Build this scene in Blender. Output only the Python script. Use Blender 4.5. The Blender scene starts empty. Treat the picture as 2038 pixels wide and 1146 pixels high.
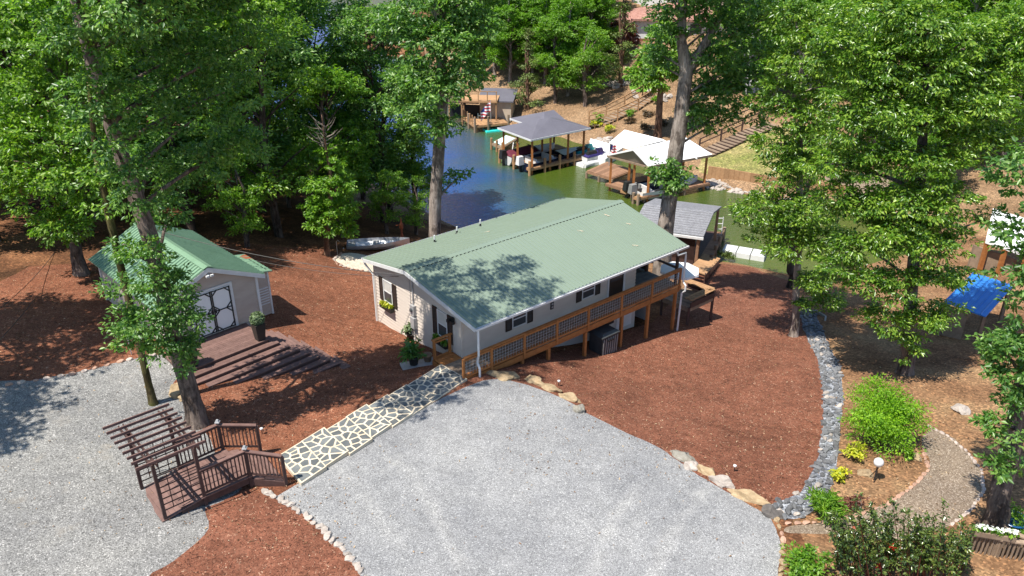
import bpy, math, random
import numpy as np
from mathutils import Vector, Matrix, Quaternion, noise
from mathutils.geometry import delaunay_2d_cdt
R = math.radians
random.seed(7); rng = np.random.default_rng(7)
scene = bpy.context.scene
COL = scene.collection

# ------------------------------------------------------------------ camera, sky, sun, exposure
CAM_H, PITCH, FPX, CX, CY = 18.0, R(26.4), 1590.0, 1019.0, 573.0
cd = bpy.data.cameras.new('camera'); cam = bpy.data.objects.new('camera', cd); COL.objects.link(cam)
cam.location = (0, 0, CAM_H); cam.rotation_euler = (R(90) - PITCH, 0, 0)
cd.sensor_width = 36; cd.lens = 36 * FPX / 2038; cd.clip_end = 3000; cd.clip_start = 0.3
scene.camera = cam
SUN_EL, LDIR = R(63), Vector((0.78, 0.626))
world = bpy.data.worlds.new('World'); scene.world = world; world.use_nodes = True
wn = world.node_tree.nodes; wl = world.node_tree.links
sky = wn.new('ShaderNodeTexSky'); sky.sky_type = 'NISHITA'; sky.sun_disc = False; sky.ozone_density = 3.0; sky.dust_density = 0.4
sky.sun_elevation = SUN_EL; sky.sun_rotation = math.atan2(-LDIR.x, -LDIR.y)
wl.new(sky.outputs[0], wn['Background'].inputs[0]); wn['Background'].inputs[1].default_value = 0.12
sd = bpy.data.lights.new('sun', 'SUN'); sd.energy = 5.0; sd.angle = R(0.45); sd.color = (1.0, 0.95, 0.87)
sun = bpy.data.objects.new('sun', sd); COL.objects.link(sun)
sun.rotation_euler = Vector((LDIR.x * math.cos(SUN_EL), LDIR.y * math.cos(SUN_EL), -math.sin(SUN_EL))).to_track_quat('-Z', 'Y').to_euler()
scene.view_settings.view_transform = 'Standard'; scene.view_settings.look = 'None'
scene.view_settings.exposure = 0.82; scene.view_settings.gamma = 1.0

# ------------------------------------------------------------------ survey helpers (photo point + height or distance -> world point)
SP, CP = math.sin(PITCH), math.cos(PITCH)
def ray(px, py):
    u = (px - CX) / FPX; v = (CY - py) / FPX
    return Vector((u, CP + v * SP, -SP + v * CP))
def at(px, py, z):
    r = ray(px, py); return Vector((0, 0, CAM_H)) + r * ((z - CAM_H) / r.z)
def atY(px, py, Y):
    r = ray(px, py); return Vector((0, 0, CAM_H)) + r * (Y / r.y)

# ------------------------------------------------------------------ materials
def nodes(name):
    m = bpy.data.materials.new(name); m.use_nodes = True
    nt = m.node_tree; return m, nt, nt.nodes['Principled BSDF']
def N(nt, t, **k):
    n = nt.nodes.new(t)
    for a, b in k.items():
        if isinstance(b, (int, float, tuple, str, bool)) and hasattr(n, a): setattr(n, a, b)
        else: n.inputs[a].default_value = b
    return n
def ramp(nt, fac, stops, interp='LINEAR'):
    r = nt.nodes.new('ShaderNodeValToRGB'); r.color_ramp.interpolation = interp
    e = r.color_ramp.elements
    while len(e) < len(stops): e.new(0.5)
    for i, (p, c) in enumerate(stops):
        e[i].position = p; e[i].color = (*c, 1)
    nt.links.new(fac, r.inputs[0]); return r.outputs[0]
def mixc(nt, fac, a, b, mode='MIX'):
    m = nt.nodes.new('ShaderNodeMix'); m.data_type = 'RGBA'; m.blend_type = mode
    for s, x in ((0, fac), (6, a), (7, b)):
        if hasattr(x, 'is_output'): nt.links.new(x, m.inputs[s])
        else: m.inputs[s].default_value = x if s == 0 else (*x, 1)
    return m.outputs[2]
def coords(nt, kind='Object', scale=(1, 1, 1), rot=(0, 0, 0)):
    tc = nt.nodes.new('ShaderNodeTexCoord'); mp = nt.nodes.new('ShaderNodeMapping')
    mp.inputs['Scale'].default_value = scale; mp.inputs['Rotation'].default_value = rot
    nt.links.new(tc.outputs[kind], mp.inputs[0]); return mp.outputs[0]
def world_pos(nt):
    return nt.nodes.new('ShaderNodeNewGeometry').outputs['Position']
def noise_t(nt, vec, scale, detail=3, rough=.55):
    n = nt.nodes.new('ShaderNodeTexNoise'); n.inputs['Scale'].default_value = scale
    n.inputs['Detail'].default_value = detail; n.inputs['Roughness'].default_value = rough
    nt.links.new(vec, n.inputs['Vector']); return n.outputs['Fac']
def vor(nt, vec, scale, out='Color', feature='F1'):
    n = nt.nodes.new('ShaderNodeTexVoronoi'); n.feature = feature; n.inputs['Scale'].default_value = scale
    nt.links.new(vec, n.inputs['Vector']); return n.outputs[out]
def bump(nt, bs, h, strength=.5, dist=.02):
    b = nt.nodes.new('ShaderNodeBump'); b.inputs['Strength'].default_value = strength; b.inputs['Distance'].default_value = dist
    nt.links.new(h, b.inputs['Height']); nt.links.new(b.outputs[0], bs.inputs['Normal'])
def sep(nt, c):
    s = nt.nodes.new('ShaderNodeSeparateColor'); nt.links.new(c, s.inputs[0]); return s.outputs
def basic(name, c1, c2=None, rough=.6, scale=6, stretch=(1, 1, 1), bumps=0, spec=.4, metal=0, objrand=0.0, kind='Object', grain=0):
    m, nt, bs = nodes(name)
    c2 = c2 or tuple(x * .8 for x in c1)
    v = coords(nt, kind, stretch)
    f = noise_t(nt, v, scale, 5, .6)
    col = ramp(nt, f, [(.32, c2), (.68, c1)])
    if grain:
        f2 = noise_t(nt, v, scale * 9, 2); g = ramp(nt, f2, [(.3, (1 - grain,) * 3), (.7, (1,) * 3)]); col = mixc(nt, 1.0, col, g, 'MULTIPLY')
    if objrand:
        oi = nt.nodes.new('ShaderNodeObjectInfo')
        g = ramp(nt, oi.outputs['Random'], [(0, (1 - objrand,) * 3), (1, (1,) * 3)]); col = mixc(nt, 1.0, col, g, 'MULTIPLY')
    nt.links.new(col, bs.inputs['Base Color'])
    bs.inputs['Roughness'].default_value = rough; bs.inputs['Specular IOR Level'].default_value = spec; bs.inputs['Metallic'].default_value = metal
    if bumps: bump(nt, bs, noise_t(nt, v, scale * 5, 4), bumps, .01)
    return m
def mulch_mat(name, dark, mid, light, patch=(.75, 1.1)):
    m, nt, bs = nodes(name); p = world_pos(nt)
    wob = N(nt, 'ShaderNodeTexNoise', Scale=9.0); nt.links.new(p, wob.inputs['Vector'])
    ad = nt.nodes.new('ShaderNodeVectorMath'); ad.operation = 'MULTIPLY_ADD'; ad.inputs[1].default_value = (.25, .25, .25)
    nt.links.new(wob.outputs['Color'], ad.inputs[0]); nt.links.new(p, ad.inputs[2])
    cols = []
    for rz, sc in ((R(25), (18, 42, 26)), (R(-50), (40, 16, 26))):
        mp = nt.nodes.new('ShaderNodeMapping'); mp.inputs['Rotation'].default_value = (0, 0, rz); mp.inputs['Scale'].default_value = sc
        nt.links.new(ad.outputs[0], mp.inputs[0]); c = vor(nt, mp.outputs[0], 1.0); cols.append((sep(nt, c)[0], mp.outputs[0]))
    pick = noise_t(nt, p, 4.0, 2)
    pk = ramp(nt, pick, [(.48, (0, 0, 0)), (.52, (1, 1, 1))])
    val = mixc(nt, pk, cols[0][0], cols[1][0])
    s = sep(nt, val)[0]
    col = ramp(nt, s, [(0, dark), (.35, mid), (.8, tuple(a * 1.25 for a in mid)), (.95, tuple(a * 1.5 for a in mid)), (.992, light)])
    big = noise_t(nt, p, .45, 4); g = ramp(nt, big, [(.3, (patch[0],) * 3), (.7, (patch[1],) * 3)])
    col = mixc(nt, 1.0, col, g, 'MULTIPLY')
    cl = noise_t(nt, p, 2.6, 5, .7); g2 = ramp(nt, cl, [(.32, (.72, .70, .68)), (.5, (1, 1, 1)), (.72, (1.22, 1.2, 1.18))]); col = mixc(nt, 1.0, col, g2, 'MULTIPLY')
    fd = ramp(nt, noise_t(nt, p, .8, 6, .7), [(.55, (0, 0, 0)), (.75, (.45,) * 3)]); col = mixc(nt, fd, col, tuple(a * b for a, b in zip(mid, (1.5, 1.75, 1.9))))
    nt.links.new(col, bs.inputs['Base Color']); bs.inputs['Roughness'].default_value = .9; bs.inputs['Specular IOR Level'].default_value = .15
    bump(nt, bs, s, .55, .03); return m
def gravel_mat(name, stops, scale=24, patch=((.86, .86, .88), (1.1, 1.1, 1.08)), stain=None, tracks=()):
    m, nt, bs = nodes(name); p = world_pos(nt)
    c = vor(nt, p, scale); s = sep(nt, c)
    col = ramp(nt, s[0], stops)
    big = noise_t(nt, p, .3, 5, .6); g = ramp(nt, big, [(.35, patch[0]), (.65, patch[1])]); col = mixc(nt, 1.0, col, g, 'MULTIPLY')
    mid = noise_t(nt, p, 2.2, 4, .7); g2 = ramp(nt, mid, [(.3, (.88,) * 3), (.7, (1.1,) * 3)]); col = mixc(nt, 1.0, col, g2, 'MULTIPLY')
    if stain:
        f = ramp(nt, noise_t(nt, p, .9, 4, .65), [(.6, (0, 0, 0)), (.78, (.7,) * 3)]); col = mixc(nt, f, col, stain)
    for (tx, ty, tr) in tracks:
        vm = nt.nodes.new('ShaderNodeVectorMath'); vm.operation = 'DISTANCE'; fl = nt.nodes.new('ShaderNodeVectorMath'); fl.operation = 'MULTIPLY'; fl.inputs[1].default_value = (1, 1, 0)
        nt.links.new(p, fl.inputs[0]); nt.links.new(fl.outputs[0], vm.inputs[0]); vm.inputs[1].default_value = (tx, ty, 0)
        sb = nt.nodes.new('ShaderNodeMath'); sb.operation = 'SUBTRACT'; sb.inputs[1].default_value = tr; nt.links.new(vm.outputs['Value'], sb.inputs[0])
        wv = nt.nodes.new('ShaderNodeMath'); wv.operation = 'MULTIPLY_ADD'; wv.inputs[1].default_value = .9; nt.links.new(noise_t(nt, p, .5, 3), wv.inputs[0]); nt.links.new(sb.outputs[0], wv.inputs[2])
        ab = nt.nodes.new('ShaderNodeMath'); ab.operation = 'ABSOLUTE'; nt.links.new(wv.outputs[0], ab.inputs[0])
        k = ramp(nt, ab.outputs[0], [(0, (1.2, 1.19, 1.16)), (.16, (1.13, 1.12, 1.1)), (.32, (1, 1, 1)), (.42, (.92, .92, .92)), (.6, (1, 1, 1))]); kb = ramp(nt, noise_t(nt, p, .7, 3), [(.35, (0, 0, 0)), (.6, (1, 1, 1))]); k2 = mixc(nt, kb, (1, 1, 1), k); col = mixc(nt, 1.0, col, k2, 'MULTIPLY')
    nt.links.new(col, bs.inputs['Base Color']); bs.inputs['Roughness'].default_value = .85; bs.inputs['Specular IOR Level'].default_value = .2
    bump(nt, bs, s[1], .6, .025); return m
def litter_mat(name, a, b, c, sc=14):
    m, nt, bs = nodes(name); p = world_pos(nt)
    v = vor(nt, p, sc); s = sep(nt, v)
    f = noise_t(nt, p, .35, 6, .65)
    col = ramp(nt, f, [(.3, a), (.5, b), (.72, c)])
    g = ramp(nt, s[0], [(0, (.55,) * 3), (.8, (1.1,) * 3), (1, (1.7, 1.6, 1.5))]); col = mixc(nt, 1.0, col, g, 'MULTIPLY')
    nt.links.new(col, bs.inputs['Base Color']); bs.inputs['Roughness'].default_value = .95; bs.inputs['Specular IOR Level'].default_value = .1
    bump(nt, bs, s[1], .5, .03); return m
def leaf_mat(name, dark, mid, light, rough=.42, trans=.35, spec=.35):
    m, nt, bs = nodes(name)
    g = nt.nodes.new('ShaderNodeNewGeometry')
    col = ramp(nt, g.outputs['Random Per Island'], [(0, dark), (.5, mid), (.97, light)])
    big = noise_t(nt, g.outputs['Position'], .55, 3); k = ramp(nt, big, [(.3, (.72, .78, .8)), (.7, (1.15, 1.1, 1.0))]); col = mixc(nt, 1.0, col, k, 'MULTIPLY')
    nt.links.new(col, bs.inputs['Base Color']); bs.inputs['Roughness'].default_value = rough; bs.inputs['Specular IOR Level'].default_value = spec
    tr = nt.nodes.new('ShaderNodeBsdfTranslucent'); tc = mixc(nt, 1.0, col, (1.5, 1.7, .6), 'MULTIPLY'); nt.links.new(tc, tr.inputs[0])
    mx = nt.nodes.new('ShaderNodeMixShader'); mx.inputs[0].default_value = trans
    nt.links.new(bs.outputs[0], mx.inputs[1]); nt.links.new(tr.outputs[0], mx.inputs[2])
    nt.links.new(mx.outputs[0], nt.nodes['Material Output'].inputs[0]); return m
def bark_mat(name, c1, c2, moss=None):
    m, nt, bs = nodes(name); v = coords(nt, 'Object', (1, 1, .16)); 
    f = noise_t(nt, v, 9, 6, .7); col = ramp(nt, f, [(.35, c2), (.62, c1)])
    p = coords(nt, 'Object', (1, 1, 1)); b = noise_t(nt, p, .9, 4); k = ramp(nt, b, [(.35, (.7,) * 3), (.65, (1.15,) * 3)]); col = mixc(nt, 1.0, col, k, 'MULTIPLY')
    if moss:
        k2 = ramp(nt, noise_t(nt, p, .6, 5), [(.4, (0, 0, 0)), (.6, (.8,) * 3)]); col = mixc(nt, k2, col, moss)
    pt = ramp(nt, noise_t(nt, coords(nt, 'Object', (1, 1, .5)), 2.3, 4, .7), [(.42, (.45, .43, .42)), (.52, (1, 1, 1)), (.64, (1.0, 1, 1)), (.70, (1.45, 1.45, 1.45))]); col = mixc(nt, 1.0, col, pt, 'MULTIPLY')
    nt.links.new(col, bs.inputs['Base Color']); bs.inputs['Roughness'].default_value = .9; bs.inputs['Specular IOR Level'].default_value = .15
    bump(nt, bs, f, 1.0, .08); return m
M = {}
M['mulch'] = mulch_mat('red_brown_mulch', (.045, .018, .011), (.172, .068, .040), (.45, .30, .20))
M['pinestraw'] = mulch_mat('pine_straw', (.042, .017, .010), (.19, .074, .040), (.48, .31, .20))
M['gravel'] = gravel_mat('grey_gravel', [(0, (.12, .12, .122)), (.25, (.20, .20, .20)), (.75, (.27, .27, .268)), (.95, (.34, .34, .335)), (1, (.5, .5, .48))], 40, ((.82, .82, .83), (1.1, 1.09, 1.07)), stain=(.33, .325, .31), tracks=((-13.5, 14, 11.2), (-13.5, 14, 12.9), (16, 12.5, 13.2), (16, 12.5, 14.9)))
M['driveway'] = gravel_mat('driveway_gravel', [(0, (.085, .083, .08)), (.25, (.17, .167, .16)), (.75, (.245, .24, .23)), (.95, (.32, .315, .30)), (1, (.5, .48, .46))], 34, ((.78, .78, .79), (1.08, 1.07, 1.04)), stain=(.25, .22, .18), tracks=((-30, 8, 15.5), (-30, 8, 17.2)))
M['path'] = gravel_mat('tan_path_gravel', [(0, (.11, .08, .055)), (.4, (.20, .15, .105)), (.85, (.26, .20, .145)), (1, (.42, .35, .27))], 30)
M['sand'] = gravel_mat('pale_sand', [(0, (.45, .36, .27)), (.5, (.62, .52, .40)), (1, (.75, .66, .53))], 30)
M['litter'] = litter_mat('leaf_litter', (.045, .024, .013), (.13, .06, .03), (.27, .13, .062))
M['garden'] = litter_mat('garden_soil', (.11, .055, .028), (.215, .12, .062), (.29, .19, .10))
M['bank'] = litter_mat('far_bank_soil', (.15, .092, .05), (.22, .14, .08), (.29, .195, .115), 12)
M['lawn'] = litter_mat('dry_lawn', (.12, .15, .035), (.22, .20, .075), (.36, .28, .14), 9)
M['grass'] = litter_mat('green_lawn', (.09, .2, .025), (.13, .26, .03), (.17, .29, .05), 9)
M['riverbase'] = gravel_mat('slate_chips', [(0, (.06, .065, .075)), (.5, (.17, .18, .20)), (1, (.36, .37, .39))], 15)
M['roof'] = basic('green_metal_roof', (.175, .222, .17), (.165, .211, .161), .4, .5, (1, 1, 1), 0, .5)
M['roof_dark'] = basic('ridge_closure', (.012, .014, .012), rough=.8)
M['shedroof'] = basic('shed_roof_green', (.17, .28, .18), (.14, .24, .15), .45, 1.1, (1, 1, 1), 0, .5, grain=.12)
M['rust'] = basic('rusty_roof', (.36, .25, .12), (.2, .33, .2), .6, 2.2)
M['siding'] = basic('cream_siding', (.55, .48, .41), (.49, .42, .36), .55, 1.2, (1, 1, 3), 0, .3)
M['shedsiding'] = basic('tan_siding', (.45, .365, .305), (.39, .31, .255), .55, 1.2, (1, 1, 3), 0, .3)
M['white'] = basic('white_paint', (.62, .62, .61), (.54, .54, .53), .4, 3)
M['whiteroof'] = basic('white_membrane', (.74, .74, .73), (.68, .68, .67), .5, .8)
M['shutter'] = basic('dark_brown_shutter', (.035, .022, .017), (.022, .014, .011), .5, 4)
M['black'] = basic('black_metal', (.014, .014, .015), (.02, .02, .02), .45, 4)
M['blacktrim'] = basic('black_trim', (.012, .016, .016), (.02, .022, .022), .5, 4)
M['block'] = basic('foundation_block', (.50, .47, .43), (.42, .39, .355), .85, 1.5, bumps=.3)
M['cedar'] = basic('stained_cedar', (.45, .18, .055), (.31, .115, .034), .6, 5, (1, 1, 1), .2, .3, objrand=.25)
M['browndeck'] = basic('brown_deck_stain', (.20, .118, .098), (.145, .082, .068), .65, 5, (1, 1, 1), .25, .3, objrand=.28)
M['darkwood'] = basic('dark_brown_stain', (.092, .052, .044), (.06, .033, .028), .6, 5, (1, 1, 1), .2, .35, objrand=.25)
M['greywood'] = basic('weathered_wood', (.34, .25, .175), (.23, .165, .115), .8, 4, (1, 1, 1), .2, .2, objrand=.35)
M['dockwood'] = basic('dock_wood', (.33, .19, .115), (.23, .13, .08), .75, 4, (1, 1, 1), .2, .2, objrand=.35)
M['tanwood'] = basic('treated_wood', (.42, .25, .13), (.32, .18, .09), .75, 4, (1, 1, 1), .2, .2, objrand=.25)
M['slate'] = basic('grey_flagstone', (.19, .20, .195), (.115, .128, .13), .7, 3, bumps=.25, objrand=.45, grain=.15)
M['mortar'] = basic('pale_mortar', (.60, .53, .41), (.50, .40, .27), .85, 2.5, bumps=.2)
M['tanrock'] = basic('tan_rock', (.46, .345, .205), (.30, .205, .11), .85, 3.5, bumps=.5, objrand=.2, grain=.3)
M['whiterock'] = basic('pale_rock', (.52, .46, .40), (.38, .32, .27), .85, 4, bumps=.4, objrand=.35, grain=.2)
M['darkrock'] = basic('dark_rock', (.13, .115, .10), (.085, .075, .07), .8, 3, bumps=.4, grain=.2)
M['greyrock'] = basic('grey_tan_rock', (.30, .28, .24), (.19, .17, .13), .85, 3, bumps=.5, grain=.3)
M['slatestone'] = basic('blue_grey_stone', (.20, .20, .203), (.12, .122, .125), .75, 5, bumps=.3, objrand=.55)
M['pinkblock'] = basic('pinkish_edging', (.50, .31, .22), (.38, .22, .15), .85, 4, bumps=.3, objrand=.3)
M['greyblock'] = basic('grey_edging', (.50, .42, .36), (.38, .30, .25), .85, 4, bumps=.3, objrand=.3)
M['bin'] = basic('charcoal_plastic', (.045, .05, .052), (.032, .036, .038), .5, 4)
M['binl'] = basic('grey_plastic', (.22, .22, .215), (.18, .18, .175), .5, 4)
M['pot'] = basic('dark_pot', (.03, .026, .023), rough=.5)
M['terracotta'] = basic('terracotta', (.30, .20, .12), (.2, .13, .08), .8, 5)
M['bluepot'] = basic('glazed_blue', (.008, .06, .16), (.006, .04, .11), .15, 3, spec=.6)
M['bluetin'] = basic('blue_metal_roof', (.035, .19, .52), (.03, .16, .45), .4, 1.5)
M['shingle'] = gravel_mat('grey_shingle', [(0, (.15, .15, .16)), (.5, (.185, .185, .195)), (1, (.23, .23, .24))], 16, ((.92,) * 3, (1.06,) * 3))
M['slateroof'] = basic('charcoal_roof', (.125, .12, .14), (.105, .10, .118), .55, .7, grain=.1)
M['redroof'] = gravel_mat('red_brown_shingle', [(0, (.24, .115, .09)), (.5, (.32, .165, .13)), (1, (.38, .21, .17))], 5, ((.92,) * 3, (1.06,) * 3))
M['brick'] = basic('red_brick', (.26, .10, .065), (.2, .075, .05), .85, 5)
M['greyhouse'] = basic('slate_blue_siding', (.085, .10, .13), (.07, .085, .11), .6, 2)
M['alu'] = basic('aluminium', (.55, .57, .6), (.45, .47, .5), .35, 3, metal=.6)
M['galv'] = basic('galvanised', (.42, .42, .42), (.32, .32, .32), .45, 5, metal=.3)
M['wire'] = basic('dark_wire', (.05, .045, .04), rough=.6)
M['navy'] = basic('navy_gelcoat', (.012, .018, .04), (.01, .014, .03), .15, 2, spec=.6)
M['maroon'] = basic('maroon_cover', (.11, .012, .03), (.08, .01, .02), .7, 3)
M['teal'] = basic('teal_plastic', (.01, .30, .30), (.01, .24, .25), .3, 3)
M['turq'] = basic('turquoise_plastic', (.03, .58, .52), (.03, .48, .44), .4, 3)
M['palemat'] = basic('pale_turquoise_mat', (.45, .72, .68), (.6, .75, .72), .7, 3)
M['purple'] = basic('purple_plastic', (.045, .035, .14), (.03, .025, .10), .25, 3)
M['red'] = basic('red_paint', (.42, .02, .02), rough=.5)
M['blue'] = basic('blue_cloth', (.03, .05, .22), rough=.7)
M['orange'] = basic('rusty_orange', (.30, .085, .03), (.18, .05, .02), .8, 6)
M['darkcanvas'] = basic('umbrella_blue_grey', (.78, .79, .80), (.68, .69, .71), .8, 2)
M['tan'] = basic('tan_panel', (.5, .41, .31), (.42, .34, .26), .8, 2)
M['bark'] = bark_mat('grey_brown_bark', (.24, .185, .15), (.085, .065, .055))
M['barkpale'] = bark_mat('pale_grey_bark', (.38, .32, .27), (.19, .155, .13))
M['barkpine'] = bark_mat('pine_bark', (.26, .15, .095), (.10, .06, .042))
M['barkmoss'] = bark_mat('mossy_bark', (.16, .115, .06), (.06, .045, .025), (.085, .09, .022))
M['barkdark'] = bark_mat('dark_bark', (.12, .09, .07), (.045, .035, .028))
M['leafA'] = leaf_mat('oak_leaf', (.055, .135, .014), (.13, .26, .026), (.26, .39, .055), rough=.36, trans=.45, spec=.5)
M['leafB'] = leaf_mat('bluish_oak_leaf', (.042, .115, .024), (.10, .22, .042), (.22, .35, .085), rough=.38, trans=.42, spec=.5)
M['leafC'] = leaf_mat('bright_leaf', (.07, .175, .016), (.135, .28, .022), (.25, .40, .045), trans=.45, spec=.45)
M['leafD'] = leaf_mat('hickory_leaf', (.045, .12, .012), (.11, .22, .02), (.27, .39, .055), rough=.3, trans=.38, spec=.55)
M['leafE'] = leaf_mat('far_leaf', (.06, .15, .012), (.115, .25, .016), (.20, .37, .032), trans=.45, spec=.4)
M['cedarleaf'] = leaf_mat('cedar_needle', (.07, .115, .025), (.13, .18, .045), (.20, .25, .07), trans=.2)
M['maple'] = leaf_mat('lime_leaf', (.10, .23, .012), (.18, .36, .016), (.29, .47, .03), trans=.45)
M['yellow'] = leaf_mat('yellow_leaf', (.20, .27, .015), (.42, .44, .03), (.62, .58, .06), trans=.35)
M['myrtle'] = leaf_mat('dark_glossy_leaf', (.025, .05, .012), (.06, .105, .022), (.15, .19, .04), rough=.25, trans=.2, spec=.6)
M['redleaf'] = leaf_mat('purple_red_leaf', (.06, .018, .015), (.11, .035, .025), (.2, .07, .05), trans=.25)
M['bronze'] = leaf_mat('bronze_shrub', (.045, .028, .016), (.08, .05, .025), (.13, .085, .04), trans=.2)
M['debris'] = leaf_mat('dry_leaf', (.10, .05, .025), (.26, .15, .08), (.50, .38, .26), rough=.9, trans=.1, spec=.1)
M['boxwood'] = leaf_mat('grey_green_leaf', (.06, .10, .05), (.12, .18, .09), (.25, .31, .18), trans=.2)
M['flower'] = leaf_mat('white_petal', (.7, .7, .68), (.8, .8, .78), (.85, .85, .83), trans=.2)
M['redflower'] = leaf_mat('red_petal', (.35, .02, .015), (.5, .03, .02), (.6, .06, .03), trans=.3)
def glass():
    m, nt, bs = nodes('window_glass'); bs.inputs['Base Color'].default_value = (.055, .06, .065, 1); bs.inputs['Roughness'].default_value = .08; bs.inputs['Specular IOR Level'].default_value = .7
    return m
M['glass'] = glass()
M['blind'] = basic('pale_blind', (.52, .50, .46), (.42, .40, .36), .6, 2)
def water():
    m, nt, bs = nodes('lake_water'); p = world_pos(nt)
    f = noise_t(nt, p, .06, 3); col = ramp(nt, f, [(.35, (.042, .068, .008)), (.65, (.064, .094, .012))])
    # cove water is green; sky's blue reflection is painted into the open lake's colour
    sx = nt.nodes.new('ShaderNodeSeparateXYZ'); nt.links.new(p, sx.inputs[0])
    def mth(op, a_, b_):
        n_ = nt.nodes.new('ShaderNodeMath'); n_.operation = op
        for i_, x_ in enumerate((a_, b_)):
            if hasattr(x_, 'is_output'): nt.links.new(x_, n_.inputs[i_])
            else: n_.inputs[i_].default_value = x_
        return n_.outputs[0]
    sky_refl_pos = mth('ADD', mth('ADD', sx.outputs[0], mth('MULTIPLY', mth('SUBTRACT', sx.outputs[1], 64.0), .33)), mth('MULTIPLY', mth('SUBTRACT', noise_t(nt, p, .12, 3), .5), 14.0))
    mr = nt.nodes.new('ShaderNodeMapRange'); mr.inputs[1].default_value = -4.0; mr.inputs[2].default_value = 5.0; nt.links.new(sky_refl_pos, mr.inputs[0])
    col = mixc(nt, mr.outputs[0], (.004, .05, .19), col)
    nt.links.new(col, bs.inputs['Base Color']); bs.inputs['Roughness'].default_value = .06; bs.inputs['IOR'].default_value = 1.6; bs.inputs['Specular IOR Level'].default_value = .6
    v = nt.nodes.new('ShaderNodeMapping'); v.inputs['Scale'].default_value = (1, 2.2, 1); v.inputs['Rotation'].default_value = (0, 0, R(20)); nt.links.new(p, v.inputs[0])
    a = noise_t(nt, v.outputs[0], 2.6, 4, .6); bump(nt, bs, a, .5, .2); return m
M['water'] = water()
def flagmat():
    m, nt, bs = nodes('flag_cloth'); v = coords(nt, 'Generated')
    s = nt.nodes.new('ShaderNodeSeparateXYZ'); nt.links.new(v, s.inputs[0])
    w = nt.nodes.new('ShaderNodeMath'); w.operation = 'MULTIPLY'; w.inputs[1].default_value = 6.5; nt.links.new(s.outputs[2], w.inputs[0])
    fr = nt.nodes.new('ShaderNodeMath'); fr.operation = 'FRACT'; nt.links.new(w.outputs[0], fr.inputs[0])
    st = ramp(nt, fr.outputs[0], [(0, (.5, .02, .03)), (.5, (.8, .8, .8))], 'CONSTANT')
    cx = ramp(nt, s.outputs[0], [(0, (1, 1, 1)), (.4, (0, 0, 0))], 'CONSTANT'); cz = ramp(nt, s.outputs[2], [(0, (0, 0, 0)), (.46, (1, 1, 1))], 'CONSTANT')
    k = mixc(nt, 1.0, cx, cz, 'MULTIPLY'); col = mixc(nt, k, st, (.02, .03, .15))
    nt.links.new(col, bs.inputs['Base Color']); bs.inputs['Roughness'].default_value = .8; return m
M['flag'] = flagmat()

# ------------------------------------------------------------------ mesh helpers
def mesh_obj(name, verts, faces, mat, parent=None, base=None, smooth=False):
    me = bpy.data.meshes.new(name)
    b = Vector(base) if base is not None else (parent['_b'] if parent is not None and '_b' in parent else None)
    if b is not None: verts = [(v[0] - b[0], v[1] - b[1], v[2] - b[2]) for v in verts]
    me.from_pydata(verts, [], faces); me.update()
    if mat is not None: me.materials.append(M[mat])
    if smooth: me.polygons.foreach_set('use_smooth', [True] * len(me.polygons))
    o = bpy.data.objects.new(name, me); COL.objects.link(o)
    if parent is not None:
        o.parent = parent
        if '_b' in parent: o['_b'] = list(parent['_b'])
    elif b is not None:
        o.location = b; o['_b'] = list(b)
    return o
def tag(o, label=None, cat=None, group=None, kind=None):
    if label: o['label'] = label
    if cat: o['category'] = cat
    if group: o['group'] = group
    if kind: o['kind'] = kind
    return o
def thing(name, label, cat, base, group=None):
    o = bpy.data.objects.new(name, None); COL.objects.link(o); o.location = base; o['_b'] = list(base); o.empty_display_size = .3
    return tag(o, label, cat, group)
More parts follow.
